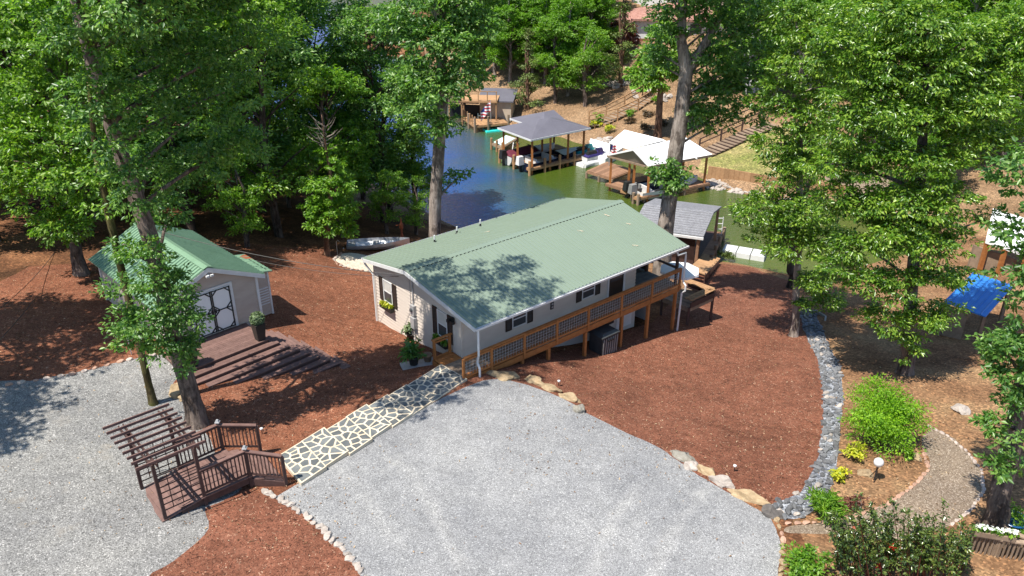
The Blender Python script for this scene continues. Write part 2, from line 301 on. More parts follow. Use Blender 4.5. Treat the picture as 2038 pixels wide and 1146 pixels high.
class MB:
    def __init__(s, F=None): s.v = []; s.f = []; s.F = F
    def T(s, p):
        p = Vector(p); return tuple(s.F @ p) if s.F is not None else tuple(p)
    def add(s, vs, fs):
        n = len(s.v); s.v += [s.T(p) for p in vs]; s.f += [tuple(i + n for i in f) for f in fs]; return s
    def box(s, a, b):
        (x0, y0, z0), (x1, y1, z1) = a, b
        return s.add([(x0, y0, z0), (x1, y0, z0), (x1, y1, z0), (x0, y1, z0), (x0, y0, z1), (x1, y0, z1), (x1, y1, z1), (x0, y1, z1)],
                     [(0, 3, 2, 1), (4, 5, 6, 7), (0, 1, 5, 4), (1, 2, 6, 5), (2, 3, 7, 6), (3, 0, 4, 7)])
    def beam(s, p, q, w, h, up=(0, 0, 1)):
        p, q = Vector(p), Vector(q); d = (q - p).normalized(); u = Vector(up)
        if abs(d.dot(u)) > .98: u = Vector((1, 0, 0))
        sx = d.cross(u).normalized() * (w / 2); sz = sx.cross(d).normalized() * (h / 2)
        vs = [p - sx - sz, p + sx - sz, p + sx + sz, p - sx + sz, q - sx - sz, q + sx - sz, q + sx + sz, q - sx + sz]
        return s.add(vs, [(0, 1, 2, 3), (7, 6, 5, 4), (0, 4, 5, 1), (1, 5, 6, 2), (2, 6, 7, 3), (3, 7, 4, 0)])
    def post(s, p, h, w=.1):
        x, y, z = p; return s.box((x - w / 2, y - w / 2, z), (x + w / 2, y + w / 2, z + h))
    def tube(s, pts, rad, n=8, cap=True):
        pts = [Vector(p) for p in pts]; k = len(pts)
        rad = rad if isinstance(rad, (list, tuple)) else [rad] * k
        vs = []; fs = []; ref = Vector((1, 0, 0))
        for i, p in enumerate(pts):
            d = (pts[min(i + 1, k - 1)] - pts[max(i - 1, 0)]).normalized()
            if abs(d.dot(ref)) > .95: ref = Vector((0, 1, 0))
            a = d.cross(ref).normalized(); b = d.cross(a)
            for j in range(n):
                t = 2 * math.pi * j / n; vs.append(p + (a * math.cos(t) + b * math.sin(t)) * rad[i])
        for i in range(k - 1):
            for j in range(n): fs.append((i * n + j, i * n + (j + 1) % n, (i + 1) * n + (j + 1) % n, (i + 1) * n + j))
        if cap: fs += [tuple(range(n))[::-1], tuple(range((k - 1) * n, k * n))]
        return s.add(vs, fs)
    def lathe(s, c, prof, n=12):
        x, y, z = c; vs = []; fs = []; k = len(prof)
        for r, h in prof:
            for j in range(n):
                t = 2 * math.pi * j / n; vs.append((x + r * math.cos(t), y + r * math.sin(t), z + h))
        for i in range(k - 1):
            for j in range(n): fs.append((i * n + j, i * n + (j + 1) % n, (i + 1) * n + (j + 1) % n, (i + 1) * n + j))
        fs += [tuple(range(n))[::-1], tuple(range((k - 1) * n, k * n))]
        return s.add(vs, fs)
    def prism(s, poly, z0, z1, inset=0):
        n = len(poly); c = sum((Vector(p[:2]) for p in poly), Vector((0, 0))) / n
        top = [Vector(p[:2]) + (c - Vector(p[:2])) * inset for p in poly]
        zz0 = z0 if isinstance(z0, (list, tuple)) else [z0] * n; zz1 = z1 if isinstance(z1, (list, tuple)) else [z1] * n
        vs = [(p[0], p[1], zz0[i]) for i, p in enumerate(poly)] + [(p.x, p.y, zz1[i]) for i, p in enumerate(top)]
        fs = [tuple(range(n))[::-1], tuple(range(n, 2 * n))] + [(i, (i + 1) % n, (i + 1) % n + n, i + n) for i in range(n)]
        return s.add(vs, fs)
    def slab(s, quad, t):
        """a sheet given by its corner points, thickened downwards by t"""
        n = len(quad); q = [Vector(p) for p in quad]
        vs = q + [p - Vector((0, 0, t)) for p in q]
        return s.add(vs, [tuple(range(n)), tuple(range(n, 2 * n))[::-1]] + [(i, i + n, (i + 1) % n + n, (i + 1) % n) for i in range(n)])
    def build(s, name, mat, parent=None, base=None, smooth=False): return mesh_obj(name, s.v, s.f, mat, parent, base, smooth)
def frame(o, ang):
    return Matrix.Translation(Vector(o)) @ Matrix.Rotation(ang, 4, 'Z')
def copy_tree(o, parent=None):
    c = o.copy(); COL.objects.link(c); c.parent = parent
    for ch in list(o.children): copy_tree(ch, c)
    return c
def blob_mesh(name, r=1.0, seed=0, squash=(1, 1, .6), sub=2, rough=.25, mat=None, flat_cuts=4):
    import bmesh
    bm = bmesh.new(); bmesh.ops.create_icosphere(bm, subdivisions=sub, radius=1)
    rnd = random.Random(seed)
    pl = [(Vector((rnd.gauss(0, 1), rnd.gauss(0, 1), rnd.gauss(0, .6))).normalized(), rnd.uniform(.55, .85)) for _ in range(flat_cuts)]
    for v in bm.verts:
        p = v.co.copy()
        for n, d in pl:
            k = p.dot(n) - d
            if k > 0: p -= n * k
        p *= 1 + rough * noise.noise(p * 1.7 + Vector((seed * 3.1, 0, 0)))
        v.co = Vector((p.x * squash[0], p.y * squash[1], p.z * squash[2])) * r
    me = bpy.data.meshes.new(name); bm.to_mesh(me); bm.free()
    if mat: me.materials.append(M[mat])
    return me
# ------------------------------------------------------------------ terrain
WATER = -6.0
CTRL = [(955,745,0),(985,757,-.05),(1160,818,-.2),(1330,895,-.15),(1550,1040,0),(1100,950,.1),(750,1000,.38),(720,1146,.5),(1000,1146,.3),(1400,1146,.1),
 (600,950,.42),(560,985,.45),(330,1033,.70),(283,972,.78),(0,1146,.9),(150,1050,.85),(0,790,1.2),(150,755,1.05),(300,800,.65),(390,840,.4),(450,985,.5),
 (0,600,1.3),(150,650,1.1),(215,610,.9),(60,520,1.0),(514,628,.55),(536,597,.3),(697,728,-.3),(350,770,.6),(462,762,.3),(560,750,.05),(640,800,-.05),(740,800,.05),(870,735,-.05),
 (650,600,-.9),(754,640,-1.1),(850,700,-.45),(600,560,-.7),(650,505,-1.7),(745,490,-2.3),(560,470,-1.3),(430,440,-.6),(300,430,0),(100,450,.6),(0,450,.9),
 (1092,716,-.85),(1163,713,-1.55),(1237,693,-2.0),(1287,676,-2.2),(1346,660,-2.45),(1400,760,-1.9),(1250,790,-1.0),(1500,860,-1.1),(1450,680,-2.9),(1640,760,-2.1),(1645,880,-1.1),(1560,1010,-.15),
 (1580,670,-3.2),(1450,600,-3.9),(1400,560,-4.4),(1500,560,-4.9),(1570,575,-4.8),(1720,600,-3.9),(1800,742,-1.9),(1940,690,-2.6),(1750,900,-.8),(1850,900,-.8),(1950,1000,-.4),(2038,800,-1.5),(1700,1060,-.15),(2038,1146,.1),(2030,560,-3.6)]
SHORE = [(1425,519),(1490,528),(1560,545),(1640,545),(1750,520),(1850,480)]
LSHORE = [(905,450),(840,418),(760,372),(690,330),(600,290),(480,250),(300,215),(0,190)]
FSHORE = [(905,205),(950,237),(1050,262),(1190,300),(1300,330),(1400,362),(1470,385),(1560,402),(1700,418),(1850,440)]
pts = [at(*c) for c in CTRL] + [at(a, b, WATER) for a, b in SHORE + LSHORE + FSHORE]
for a, b in LSHORE[2:]:
    p = at(a, b, WATER); pts += [Vector((p.x * 1.04, p.y * 1.12, -8.0)), Vector((p.x - 1.5, p.y * .93, -4.9))]
for a, b in FSHORE:
    p = at(a, b, WATER)
    for k, z in ((6, -4.7), (25, -.2), (60, 4.5), (120, 8)): pts.append(Vector((p.x + .3 * k, p.y + .95 * k, z)))
pts += [at(*c) for c in ((1000,350,-9),(900,300,-9),(1150,385,-9),(1480,450,-7.5),(1300,395,-8.5),(1600,475,-7),(850,330,-8.5),(960,420,-7.6),(1720,470,-6.8))]
pts += [Vector(p) for p in ((-60,150,-9),(-30,200,-9),(-90,220,-9),(-20,260,-9),(-60,300,0),(-150,250,-5),(-10,110,-9),(-30,120,-9),(-60,20,2),(-60,50,2),(40,10,.5),(-30,8,1.2),(0,8,.6),(50,40,-1.5),(60,70,-1),(90,100,4),(45,60,-3.2),(-70,75,0),(30,30,-.9))]
PX = np.array([p[:2] for p in pts]); PZ = np.array([p[2] for p in pts])
S0 = 40.0
def phi(d): return np.where(d > 1e-9, d * d * np.log(np.maximum(d, 1e-9)), 0)
_n = len(PX); _K = phi(np.linalg.norm(PX[:, None] - PX[None], axis=2) / S0) + np.eye(_n) * 2e-4
_P = np.c_[np.ones(_n), PX / S0]
_sol = np.linalg.solve(np.block([[_K, _P], [_P.T, np.zeros((3, 3))]]), np.r_[PZ, 0, 0, 0])
def hts(xy):
    xy = np.asarray(xy, float).reshape(-1, 2); out = np.empty(len(xy))
    for i in range(0, len(xy), 4000):
        q = xy[i:i + 4000]; k = phi(np.linalg.norm(q[:, None] - PX[None], axis=2) / S0)
        out[i:i + 4000] = k @ _sol[:_n] + np.c_[np.ones(len(q)), q / S0] @ _sol[_n:]
    return out
def H(x, y): return float(hts([(x, y)])[0])
def G(px, py, lift=0.0):
    """where the line of sight through a photo point meets the ground"""
    r = ray(px, py); ts = np.linspace(15, 260, 500)
    q = np.outer(ts, (r.x, r.y, r.z)) / r.y; q[:, 2] += CAM_H
    h = np.maximum(hts(q[:, :2]), WATER - 3); below = np.nonzero(q[:, 2] < h)[0]
    if len(below) == 0: return at(px, py, 0)
    i = below[0]; t0, t1 = ts[max(i - 1, 0)], ts[i]
    for _ in range(14):
        t = (t0 + t1) / 2; p = r * (t / r.y); z = p.z + CAM_H
        if z < H(p.x, p.y): t1 = t
        else: t0 = t
    p = r * (t1 / r.y); return Vector((p.x, p.y, H(p.x, p.y) + lift))
def dense(poly, step, jit, closed=True):
    out = []; n = len(poly)
    for i in range(n if closed else n - 1):
        a, b = Vector(poly[i][:2]), Vector(poly[(i + 1) % n][:2]); k = max(1, int((b - a).length / step))
        for j in range(k):
            p = a.lerp(b, j / k); nz = Vector((noise.noise((p.x * 1.3, p.y * 1.3, 3)), noise.noise((p.x * 1.3, p.y * 1.3, 9)))) + .6 * Vector((noise.noise((p.x * 4, p.y * 4, 1)), noise.noise((p.x * 4, p.y * 4, 5))))
            out.append(p + nz * jit)
    return out
def gpoly(l): return [G(a, b) if len(t) == 2 else Vector((a, b, 0)) for t in l for a, b in [t[:2]]]
W_ = 'w'
REG = {}
REG['driveway_gravel'] = gpoly([(0,768),(160,741),(250,716),(335,700),(362,740),(338,772),(372,800),(395,842),(425,880),(432,930),(470,945),(490,975),(425,1003),(405,1012),(425,1055),(330,1128),(290,1146)]) + [Vector((-10, 14, 0)), Vector((-40, 14, 0)), Vector((-40, 26, 0))]
REG['gravel_lot'] = gpoly([(545,990),(572,972),(605,958),(720,880),(928,768),(985,752),(1040,762),(1100,783),(1150,808),(1180,830),(1320,893),(1345,915),(1400,950),(1450,980),(1520,1020),(1550,1055),(1558,1100),(1545,1146)]) + [Vector((7, 14, 0)), Vector((-4, 14, 0))] + gpoly([(725,1146),(690,1105),(640,1050),(600,1020),(560,1000)])
REG['river_bed'] = gpoly([(1590,615),(1618,612),(1650,690),(1668,720),(1680,780),(1672,850),(1668,920),(1645,985),(1605,1035),(1540,1030),(1525,1005),(1590,985),(1620,940),(1636,880),(1640,800),(1632,720),(1600,660)])
REG['garden_path'] = gpoly([(1848,848),(1880,858),(1935,905),(1958,945),(1955,985),(1930,1020),(1880,1050),(1790,1080),(1650,1060),(1560,1062),(1562,1048),(1640,1040),(1760,1008),(1840,950),(1852,915),(1830,880)])
REG['upper_path'] = gpoly([(1640,590),(1690,580),(1730,620),(1760,680),(1790,730),(1770,745),(1720,690),(1680,640)])
REG['mulch_bed'] = gpoly([(545,990),(560,1000),(600,1020),(640,1050),(690,1105),(725,1146)]) + [Vector((-4, 14, 0)), Vector((-10, 14, 0))] + gpoly([(290,1146),(330,1128),(425,1055),(405,1012),(425,1003),(490,975)])
RMULCH = gpoly([(985,752),(1040,762),(1100,783),(1150,808),(1180,830),(1320,893),(1345,915),(1400,950),(1450,980),(1525,1005),(1590,985),(1620,940),(1636,880),(1640,800),(1632,720),(1600,660),(1590,615),(1575,560),(1500,533),(1425,523),(1380,550),(1300,640),(1000,720),(930,750)])
LMULCH = gpoly([(928,768),(720,880),(605,958),(572,972),(545,990),(490,975),(470,945),(432,930),(425,880),(395,842),(372,800),(338,772),(362,740),(335,700),(250,716),(160,741),(0,768)]) + [Vector((-40, 26, 0))] + gpoly([(0,560),(60,530),(150,525),(300,500),(450,480),(560,490),(640,495),(720,510),(860,480),(1000,500),(1000,720),(930,750)])
REG['mulch_bed_house'] = RMULCH; REG['mulch_bed_yard'] = LMULCH
REG['sand_pad'] = gpoly([(660,515),(690,500),(745,512),(800,508),(800,545),(740,542),(690,532)])
REG['green_lawn'] = gpoly([(1255,160),(1300,150),(1320,165),(1290,185),(1250,180)])
REG['dry_lawn'] = gpoly([(1385,320),(1440,290),(1540,250),(1640,250),(1640,370),(1540,372),(1400,352)])
REG['concrete_apron'] = gpoly([(1640,345),(1700,340),(1790,352),(1780,388),(1700,392),(1650,378)])
ORDER = ['sand_pad','river_bed','garden_path','gravel_lot','driveway_gravel','mulch_bed','mulch_bed_house','mulch_bed_yard','green_lawn','concrete_apron','dry_lawn']
RMAT = dict(sand_pad='sand', river_bed='riverbase', garden_path='path', upper_path='path', gravel_lot='gravel', driveway_gravel='driveway', mulch_bed='mulch', mulch_bed_house='mulch', mulch_bed_yard='pinestraw', green_lawn='grass', dry_lawn='lawn', concrete_apron='path', forest_floor='litter', garden_ground='garden', far_bank='bank')
def chaikin(l, n=2):
    for _ in range(n):
        o = []
        for a, b in zip(l, l[1:] + l[:1]): o += [a.lerp(b, .25), a.lerp(b, .75)]
        l = o
    return l
for k in ('gravel_lot', 'driveway_gravel', 'garden_path', 'sand_pad', 'river_bed', 'dry_lawn', 'green_lawn', 'concrete_apron'): REG[k] = chaikin(REG[k])
def inside(poly, xy):
    x, y = xy[:, 0], xy[:, 1]; c = np.zeros(len(xy), bool); n = len(poly); j = n - 1
    for i in range(n):
        xi, yi, xj, yj = poly[i][0], poly[i][1], poly[j][0], poly[j][1]
        if yi != yj: c ^= ((yi > y) != (yj > y)) & (x < (xj - xi) * (y - yi) / (yj - yi) + xi)
        j = i
    return c
def build_terrain():
    vs = []; es = []; polys = {}
    for k in ORDER:
        far = k in ('green_lawn', 'dry_lawn', 'concrete_apron')
        p = dense(REG[k], 1.5 if far else .3, .3 if far else .07); polys[k] = p
        n0 = len(vs); vs += [Vector((a[0], a[1])) for a in p]; es += [(n0 + i, n0 + (i + 1) % len(p)) for i in range(len(p))]
    def grid(x0, x1, y0, y1, s, hole=None):
        for x in np.arange(x0, x1, s):
            for y in np.arange(y0, y1, s):
                if hole and hole[0] < x < hole[1] and hole[2] < y < hole[3]: continue
                vs.append(Vector((x + random.uniform(-.3, .3) * s, y + random.uniform(-.3, .3) * s)))
    grid(-30, 34, 12, 62, .7); grid(-110, 110, 0, 150, 3, (-30, 34, 12, 62)); grid(-260, 260, -20, 420, 14, (-112, 112, -2, 152))
    V2, E2, F2, *_ = delaunay_2d_cdt(vs, es, [], 0, 1e-4)
    V2 = np.array([(v.x, v.y) for v in V2]); F2 = np.array([f for f in F2 if len(f) == 3])
    Z = hts(V2)
    Z += np.array([.035 * noise.noise((x * .9, y * .9, 0)) + .012 * noise.noise((x * 3.1, y * 3.1, 4)) for x, y in V2])
    cen = V2[F2].mean(1); lab = np.full(len(F2), -1)
    for i, k in enumerate(ORDER):
        m = (lab < 0) & inside(polys[k], cen); lab[m] = i
    near = (lab < 0) & (cen[:, 1] < 30) & (cen[:, 0] < 7.5); lab[near] = ORDER.index('mulch_bed'); rest = lab < 0
    far = rest & (cen[:, 1] > 58 + .25 * np.maximum(0, -cen[:, 0])) & (cen[:, 0] > -14)
    gard = rest & ~far & (cen[:, 0] > 9)
    lab[rest] = 100; lab[far] = 101; lab[gard] = 102
    names = {i: k for i, k in enumerate(ORDER)}; names.update({100: 'forest_floor', 101: 'far_bank', 102: 'garden_ground'})
    for i, nm in names.items():
        f = F2[lab == i]
        if not len(f): continue
        used, inv = np.unique(f, return_inverse=True); f = inv.reshape(-1, 3)
        nm2 = {'mulch_bed_house': 'mulch_bed', 'mulch_bed_yard': 'pine_straw_yard', 'upper_path': 'garden_path'}.get(nm, nm)
        lift = .012 if 'mulch' in nm else 0
        o = mesh_obj(nm2, [(V2[u][0], V2[u][1], Z[u]) for u in used], [tuple(map(int, t)) for t in f], RMAT[nm], smooth=True)
        tag(o, kind='structure')
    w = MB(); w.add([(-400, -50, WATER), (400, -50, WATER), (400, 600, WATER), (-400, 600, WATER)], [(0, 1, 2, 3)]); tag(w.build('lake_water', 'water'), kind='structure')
build_terrain()
# ------------------------------------------------------------------ main house
HA = Vector((-1.435, 28.08, 0)); HANG = R(39.61); HF = frame(HA, HANG)
def hp(u, v, z): return HF @ Vector((u, v, z))
EZ, RZ, RV, RL, RW = 2.3, 3.22, 4.75, 13.12, 8.83
def roofz(v): return EZ + (RZ - EZ) * (v / RV if v <= RV else (RW - v) / (RW - RV))
house = thing('lake_house', 'long cream sided house with green ribbed metal roof beside the gravel lot', 'house', hp(6.5, 4.5, -1))
def siding_part(name, F, length, zb, top, mat, parent, lap=.17, holes=()):
    """lapped boards on the local plane y=0 looking to -y; top(x) gives the upper limit"""
    m = MB(F); z = zb; xs = np.linspace(0, length, 97); tops = np.array([top(x) for x in xs])
    while z < tops.max():
        z1 = z + lap
        def ext(zz):
            ok = xs[tops >= zz - 1e-6]; return (ok.min(), ok.max()) if len(ok) else None
        a, b = ext(z), ext(min(z1, tops.max()))
        if a and b:
            zt = min(z1, tops.max())
            m.add([(a[0], -.016, z), (a[1], -.016, z), (b[1], .024, zt), (b[0], .024, zt), (a[0], .024, z), (a[1], .024, z)], [(0, 1, 2, 3), (0, 4, 5, 1)])
        z = z1
    # solid backing so that the wall has thickness
    n = len(xs); vs = [(x, .027, zb) for x in xs] + [(x, .027, t) for x, t in zip(xs, tops)] + [(x, .12, zb) for x in xs] + [(x, .12, t) for x, t in zip(xs, tops)]
    fs = [(i, i + 1, n + i + 1, n + i) for i in range(n - 1)] + [(2 * n + i + 1, 2 * n + i, 3 * n + i, 3 * n + i + 1) for i in range(n - 1)]
    fs += [(0, n, 3 * n, 2 * n), (n - 1, 3 * n - 1, 4 * n - 1, 2 * n - 1)]
    m.add(vs, fs); return m.build(name, mat, parent)
U0, V0, V1, U1 = .28, 1.4, 8.5, 11.1
# gable wall (looks to -u): local x runs along -v
FG = HF @ Matrix.Translation((U0, V1, 0)) @ Matrix.Rotation(R(-90), 4, 'Z')
siding_part('wall', FG, V1 - V0, -1.35, lambda x: roofz(V1 - x) - .13, 'siding', house)
FRW = HF @ Matrix.Translation((U0, V0, 0))
siding_part('wall', FRW, U1 - U0, .02, lambda x: roofz(V0) - .13, 'siding', house)
FB = HF @ Matrix.Translation((12.8, V0 + 2.2, 0)) @ Matrix.Rotation(R(90), 4, 'Z')
siding_part('wall', FB, V1 - V0 - 2.2, -2.6, lambda x: roofz(V0 + 2.2 + x) - .13, 'siding', house)
FL = HF @ Matrix.Translation((12.8, V1, 0)) @ Matrix.Rotation(R(180), 4, 'Z')
siding_part('wall', FL, 12.8 - U0, -2.6, lambda x: EZ - .1, 'siding', house)
FP = HF @ Matrix.Translation((U1, V0, 0)) @ Matrix.Rotation(R(90), 4, 'Z')
siding_part('wall', FP, 2.4, .02, lambda x: roofz(V0 + x) - .13, 'siding', house)
FP2 = HF @ Matrix.Translation((U1, 3.8, 0)); siding_part('wall', FP2, 1.7, .02, lambda x: roofz(3.8) - .13, 'siding', house)
m = MB(HF); m.box((U0 + .05, V0 + .04, -3.2), (U1 + .2, V0 + .24, .0)); m.box((U0 + .1, V1 - .16, -3.6), (12.7, V1 - .04, -.2)); m.box((U1 + 1.5, V0 + .3, -3.6), (12.7, V1 - .3, -.1)); m.build('foundation', 'block', house)
for v in (V0 - .012, V1 - .07):
    m = MB(HF); m.box((U0 - .03, v, -1.3 if v > 2 else 0), (U0 + .06, v + .09, roofz(v) - .14)); m.build('corner_board', 'siding', house)
for u0, u1, z0, z1, c in ((8.6, 9.7, -1.5, -.65, 'black'), (9.9, 11.0, -2.0, -.75, 'white')):
    m = MB(HF); m.box((u0, V0 + .0, z0), (u1, V0 + .05, z1)); p = m.build('crawl_panel', c, house)  # black panel stands in for the darkness of an open recess
# roof: one panel after another on each slope
roof = MB(HF)
def slope_pt(u, v, lift=0): return (u, v, roofz(v) + lift)
roof.add([slope_pt(-.05, 0.02, -.05), slope_pt(13.1, .02, -.05), (13.3, RV, RZ - .05), (-.25, RV, RZ - .05), slope_pt(-.05, RW - .02, -.05), slope_pt(13.1, RW - .02, -.05)] +
         [slope_pt(-.05, 0.02, -.11), slope_pt(13.1, .02, -.11), (13.3, RV, RZ - .11), (-.25, RV, RZ - .11), slope_pt(-.05, RW - .02, -.11), slope_pt(13.1, RW - .02, -.11)],
         [(0, 1, 2, 3), (3, 2, 5, 4), (6, 9, 8, 7), (9, 10, 11, 8), (0, 3, 9, 6), (3, 4, 10, 9), (1, 7, 8, 2), (2, 8, 11, 5), (0, 6, 7, 1), (4, 5, 11, 10)])
roof = roof.build('roof', 'white', house)
NP = 15
def panel(u0, u1, side, ridge_u0, ridge_u1):
    m = MB(HF); ve = -.03 if side == 0 else RW + .03; vr = RV - .05 if side == 0 else RV + .05
    ze, zr = EZ - .012, RZ - .01; nr = 4
    m.slab([(u0, ve, ze), (u1, ve, ze), (ridge_u1, vr, zr), (ridge_u0, vr, zr)] if side == 0 else [(u1, ve, ze), (u0, ve, ze), (ridge_u0, vr, zr), (ridge_u1, vr, zr)], .03)
    for k in range(nr):
        t = (k + .02) / nr; a = u0 + (u1 - u0) * t; b = ridge_u0 + (ridge_u1 - ridge_u0) * t; w = .042
        vs = [(a, ve, ze), (a + w * 2, ve, ze), (a + w * 1.5, ve, ze + .05), (a + w * .5, ve, ze + .05), (b, vr, zr), (b + w * 2, vr, zr), (b + w * 1.5, vr, zr + .05), (b + w * .5, vr, zr + .05)]
        m.add(vs, [(0, 1, 2, 3), (7, 6, 5, 4), (3, 2, 6, 7), (0, 3, 7, 4), (2, 1, 5, 6)] if side == 0 else [(3, 2, 1, 0), (4, 5, 6, 7), (7, 6, 2, 3), (4, 7, 3, 0), (6, 5, 1, 2)])
    return m.build('roof_panel', 'roof', roof)
for side in (0, 1):
    for i in range(NP):
        f = lambda t: -.06 + 13.2 * t; g = lambda t: -.3 + 13.66 * t
        panel(f(i / NP), f((i + 1) / NP) - .004, side, g(i / NP), g((i + 1) / NP) - .004)
m = MB(HF); m.add([(-.32, RV - .2, RZ - .005), (-.32, RV, RZ + .045), (-.32, RV + .2, RZ - .005), (13.38, RV - .2, RZ - .005), (13.38, RV, RZ + .045), (13.38, RV + .2, RZ - .005)], [(0, 3, 4, 1), (1, 4, 5, 2), (0, 1, 2), (5, 4, 3)]); m.build('ridge_cap', 'roof', roof)
m = MB(HF)
for k in range(60): u = -.25 + k * 13.5 / 60; m.box((u, RV - .225, RZ - .045), (u + .15, RV - .19, RZ - .012))
m.build('ridge_closure', 'roof_dark', roof)
m = MB(HF)   # rake boards on the front gable
for v0, v1 in ((-.02, RV), (RW + .02, RV)):
    s = 1 if v0 < RV else -1
    m.add([(-.1, v0, EZ - .2), (-.1, v0, EZ - .03), (-.33, v1, RZ - .04), (-.33, v1, RZ - .22), (-.065, v0, EZ - .2), (-.065, v0, EZ - .03), (-.295, v1, RZ - .04), (-.295, v1, RZ - .22)],
          [(0, 1, 2, 3), (7, 6, 5, 4), (0, 4, 5, 1), (3, 2, 6, 7), (0, 3, 7, 4), (1, 5, 6, 2)])
m.build('rake_board', 'white', house)
m = MB(HF); m.add([(-.06, .02, EZ - .16), (U0, .02, EZ - .16), (U0, RV, RZ - .15), (-.29, RV, RZ - .15)], [(0, 1, 2, 3)]); m.add([(-.06, RW, EZ - .16), (U0, RW, EZ - .16), (U0, RV, RZ - .15), (-.29, RV, RZ - .15)], [(3, 2, 1, 0)]); m.add([(-.06, .02, EZ - .16), (-.06, V0, roofz(V0) - .16), (13.0, V0, roofz(V0) - .16), (13.0, .02, EZ - .16)], [(0, 1, 2, 3)]); m.build('soffit', 'white', house)
for v, sg in ((-.09, 1), (RW + .09, -1)):
    m = MB(HF); m.add([(-.1, v - .06, EZ - .02), (-.1, v - .05, EZ - .12), (-.1, v + .05, EZ - .13), (-.1, v + .06, EZ - .02), (13.15, v - .06, EZ - .02), (13.15, v - .05, EZ - .12), (13.15, v + .05, EZ - .13), (13.15, v + .06, EZ - .02)],
      [(0, 4, 5, 1), (1, 5, 6, 2), (2, 6, 7, 3), (0, 1, 2, 3), (7, 6, 5, 4)]); m.add([(-.1, v - .04, EZ - .06), (13.15, v - .04, EZ - .06), (13.15, v + .04, EZ - .06), (-.1, v + .04, EZ - .06)], [(0, 1, 2, 3)]); m.build('gutter', 'white', house)
for pth in ([(.02, -.09, EZ - .1), (.02, -.09, 1.0), (.02, -.02, .8), (.02, .0, .6), (.02, -.14, .4), (.02, -.14, -.02)],
            [(-.02, RW + .1, EZ - .1), (.02, RW + .02, EZ - .35), (.24, V1 + .05, 1.45), (.24, V1 + .05, -1.2)],
            [(12.3, -.09, EZ - .12), (12.35, -.12, EZ - .3), (12.95, -.12, EZ - .34), (12.98, -.12, EZ - .5), (12.98, -.12, .35), (12.98, -.3, .2), (12.98, -.3, -.1), (12.98, -.1, -.3), (12.98, -.06, -2.5)]):
    m = MB(HF); m.tube(pth, .05, 6); m.build('downspout', 'white', house)
for px, py in ((956, 450), (909.6, 464), (865, 482)):
    # on the back slope
    r = ray(px, py); best = None
    for t in np.linspace(25, 60, 3000):
        q = HF.inverted() @ (Vector((0, 0, CAM_H)) + r * (t / r.y))
        if RV < q.y < RW and q.z < roofz(q.y): best = q; break
    m = MB(HF); m.lathe((best.x, best.y, best.z - .05), [(.11, 0), (.09, .06), (.045, .09), (.045, .2)], 8); p = m.build('vent_pipe', 'black', house)
    m = MB(HF); m.lathe((best.x, best.y, best.z + .15), [(.04, 0), (.04, .22), (.03, .22)], 8); m.build('pipe_end', 'white', p)
def window(F, x0, x1, z0, z1, parent, sh=.34, box=None, blind=True):
    """window on the local plane y=0 facing -y, with sash bars, pane and shutters"""
    w = MB(F); t = .06
    for a, b in (((x0, -.05, z0), (x0 + t, .0, z1)), ((x1 - t, -.05, z0), (x1, .0, z1)), ((x0 + t, -.05, z1 - t), (x1 - t, .0, z1)), ((x0 + t, -.05, z0), (x1 - t, .0, z0 + t)), ((x0 + t, -.045, (z0 + z1) / 2 - .025), (x1 - t, .0, (z0 + z1) / 2 + .025))): w.box(a, b)
    wo = w.build('window', 'white', parent)
    p = MB(F); p.box((x0 + t, -.03, z0 + t), (x1 - t, -.02, (z0 + z1) / 2 - .025)); p.build('pane', 'glass', wo)
    p = MB(F); p.box((x0 + t, -.032, (z0 + z1) / 2 + .025), (x1 - t, -.022, z1 - t)); p.build('pane', 'glass' if not blind else 'blind', wo)
    if sh:
        for a in (x0 - sh - .02, x1 + .02):
            s = MB(F); s.box((a, -.05, z0 - .03), (a + .05, -.017, z1 + .03)); s.box((a + sh - .05, -.05, z0 - .03), (a + sh, -.017, z1 + .03))
            for zz in (z0 - .03, (z0 + z1) / 2 - .03, z1 - .03): s.box((a + .05, -.05, zz), (a + sh - .05, -.017, zz + .06))
            n = int((z1 - z0) / .055)
            for k in range(n):
                zz = z0 + (z1 - z0) * (k + .5) / n; s.add([(a + .05, -.045, zz - .03), (a + sh - .05, -.045, zz - .03), (a + sh - .05, -.022, zz + .02), (a + .05, -.022, zz + .02)], [(0, 1, 2, 3)])
            s.build('shutter', 'shutter', parent)
    return wo
wx = lambda v: V1 - v
window(FG, wx(7.68), wx(6.88), .38, 1.56, house); window(FG, wx(3.17), wx(2.42), .47, 1.78, house)
window(FRW, 3.0 - U0, 3.86 - U0, .55, 1.42, house, blind=False); window(FRW, 7.3 - U0, 8.16 - U0, .58, 1.42, house, blind=False)
m = MB(FRW); x0 = 9.05 - U0
for a, b in (((x0, -.06, .1), (x0 + .08, 0, 2.12)), ((x0 + 1.1, -.06, .1), (x0 + 1.22, 0, 2.12)), ((x0 + .08, -.06, 2.04), (x0 + 1.1, 0, 2.12))): m.box(a, b)
d = m.build('door_frame', 'white', house)
m = MB(FRW); m.box((x0 + .08, -.03, .1), (x0 + 1.1, -.017, 2.04)); m.build('screen_door', 'shutter', d)
m = MB(FRW); m.box((x0 + .18, -.04, .9), (x0 + 1.0, -.031, 1.95)); m.build('pane', 'glass', d)
m = MB(FRW); m.box((5.3 - U0, -.05, .75), (5.48 - U0, -.017, 1.45)); sg = m.build('number_plaque', 'black', house)
for k in range(4):
    m = MB(FRW); m.box((5.335 - U0, -.06, .80 + k * .16), (5.445 - U0, -.051, .90 + k * .16)); m.build('plaque_tile', 'galv', sg)
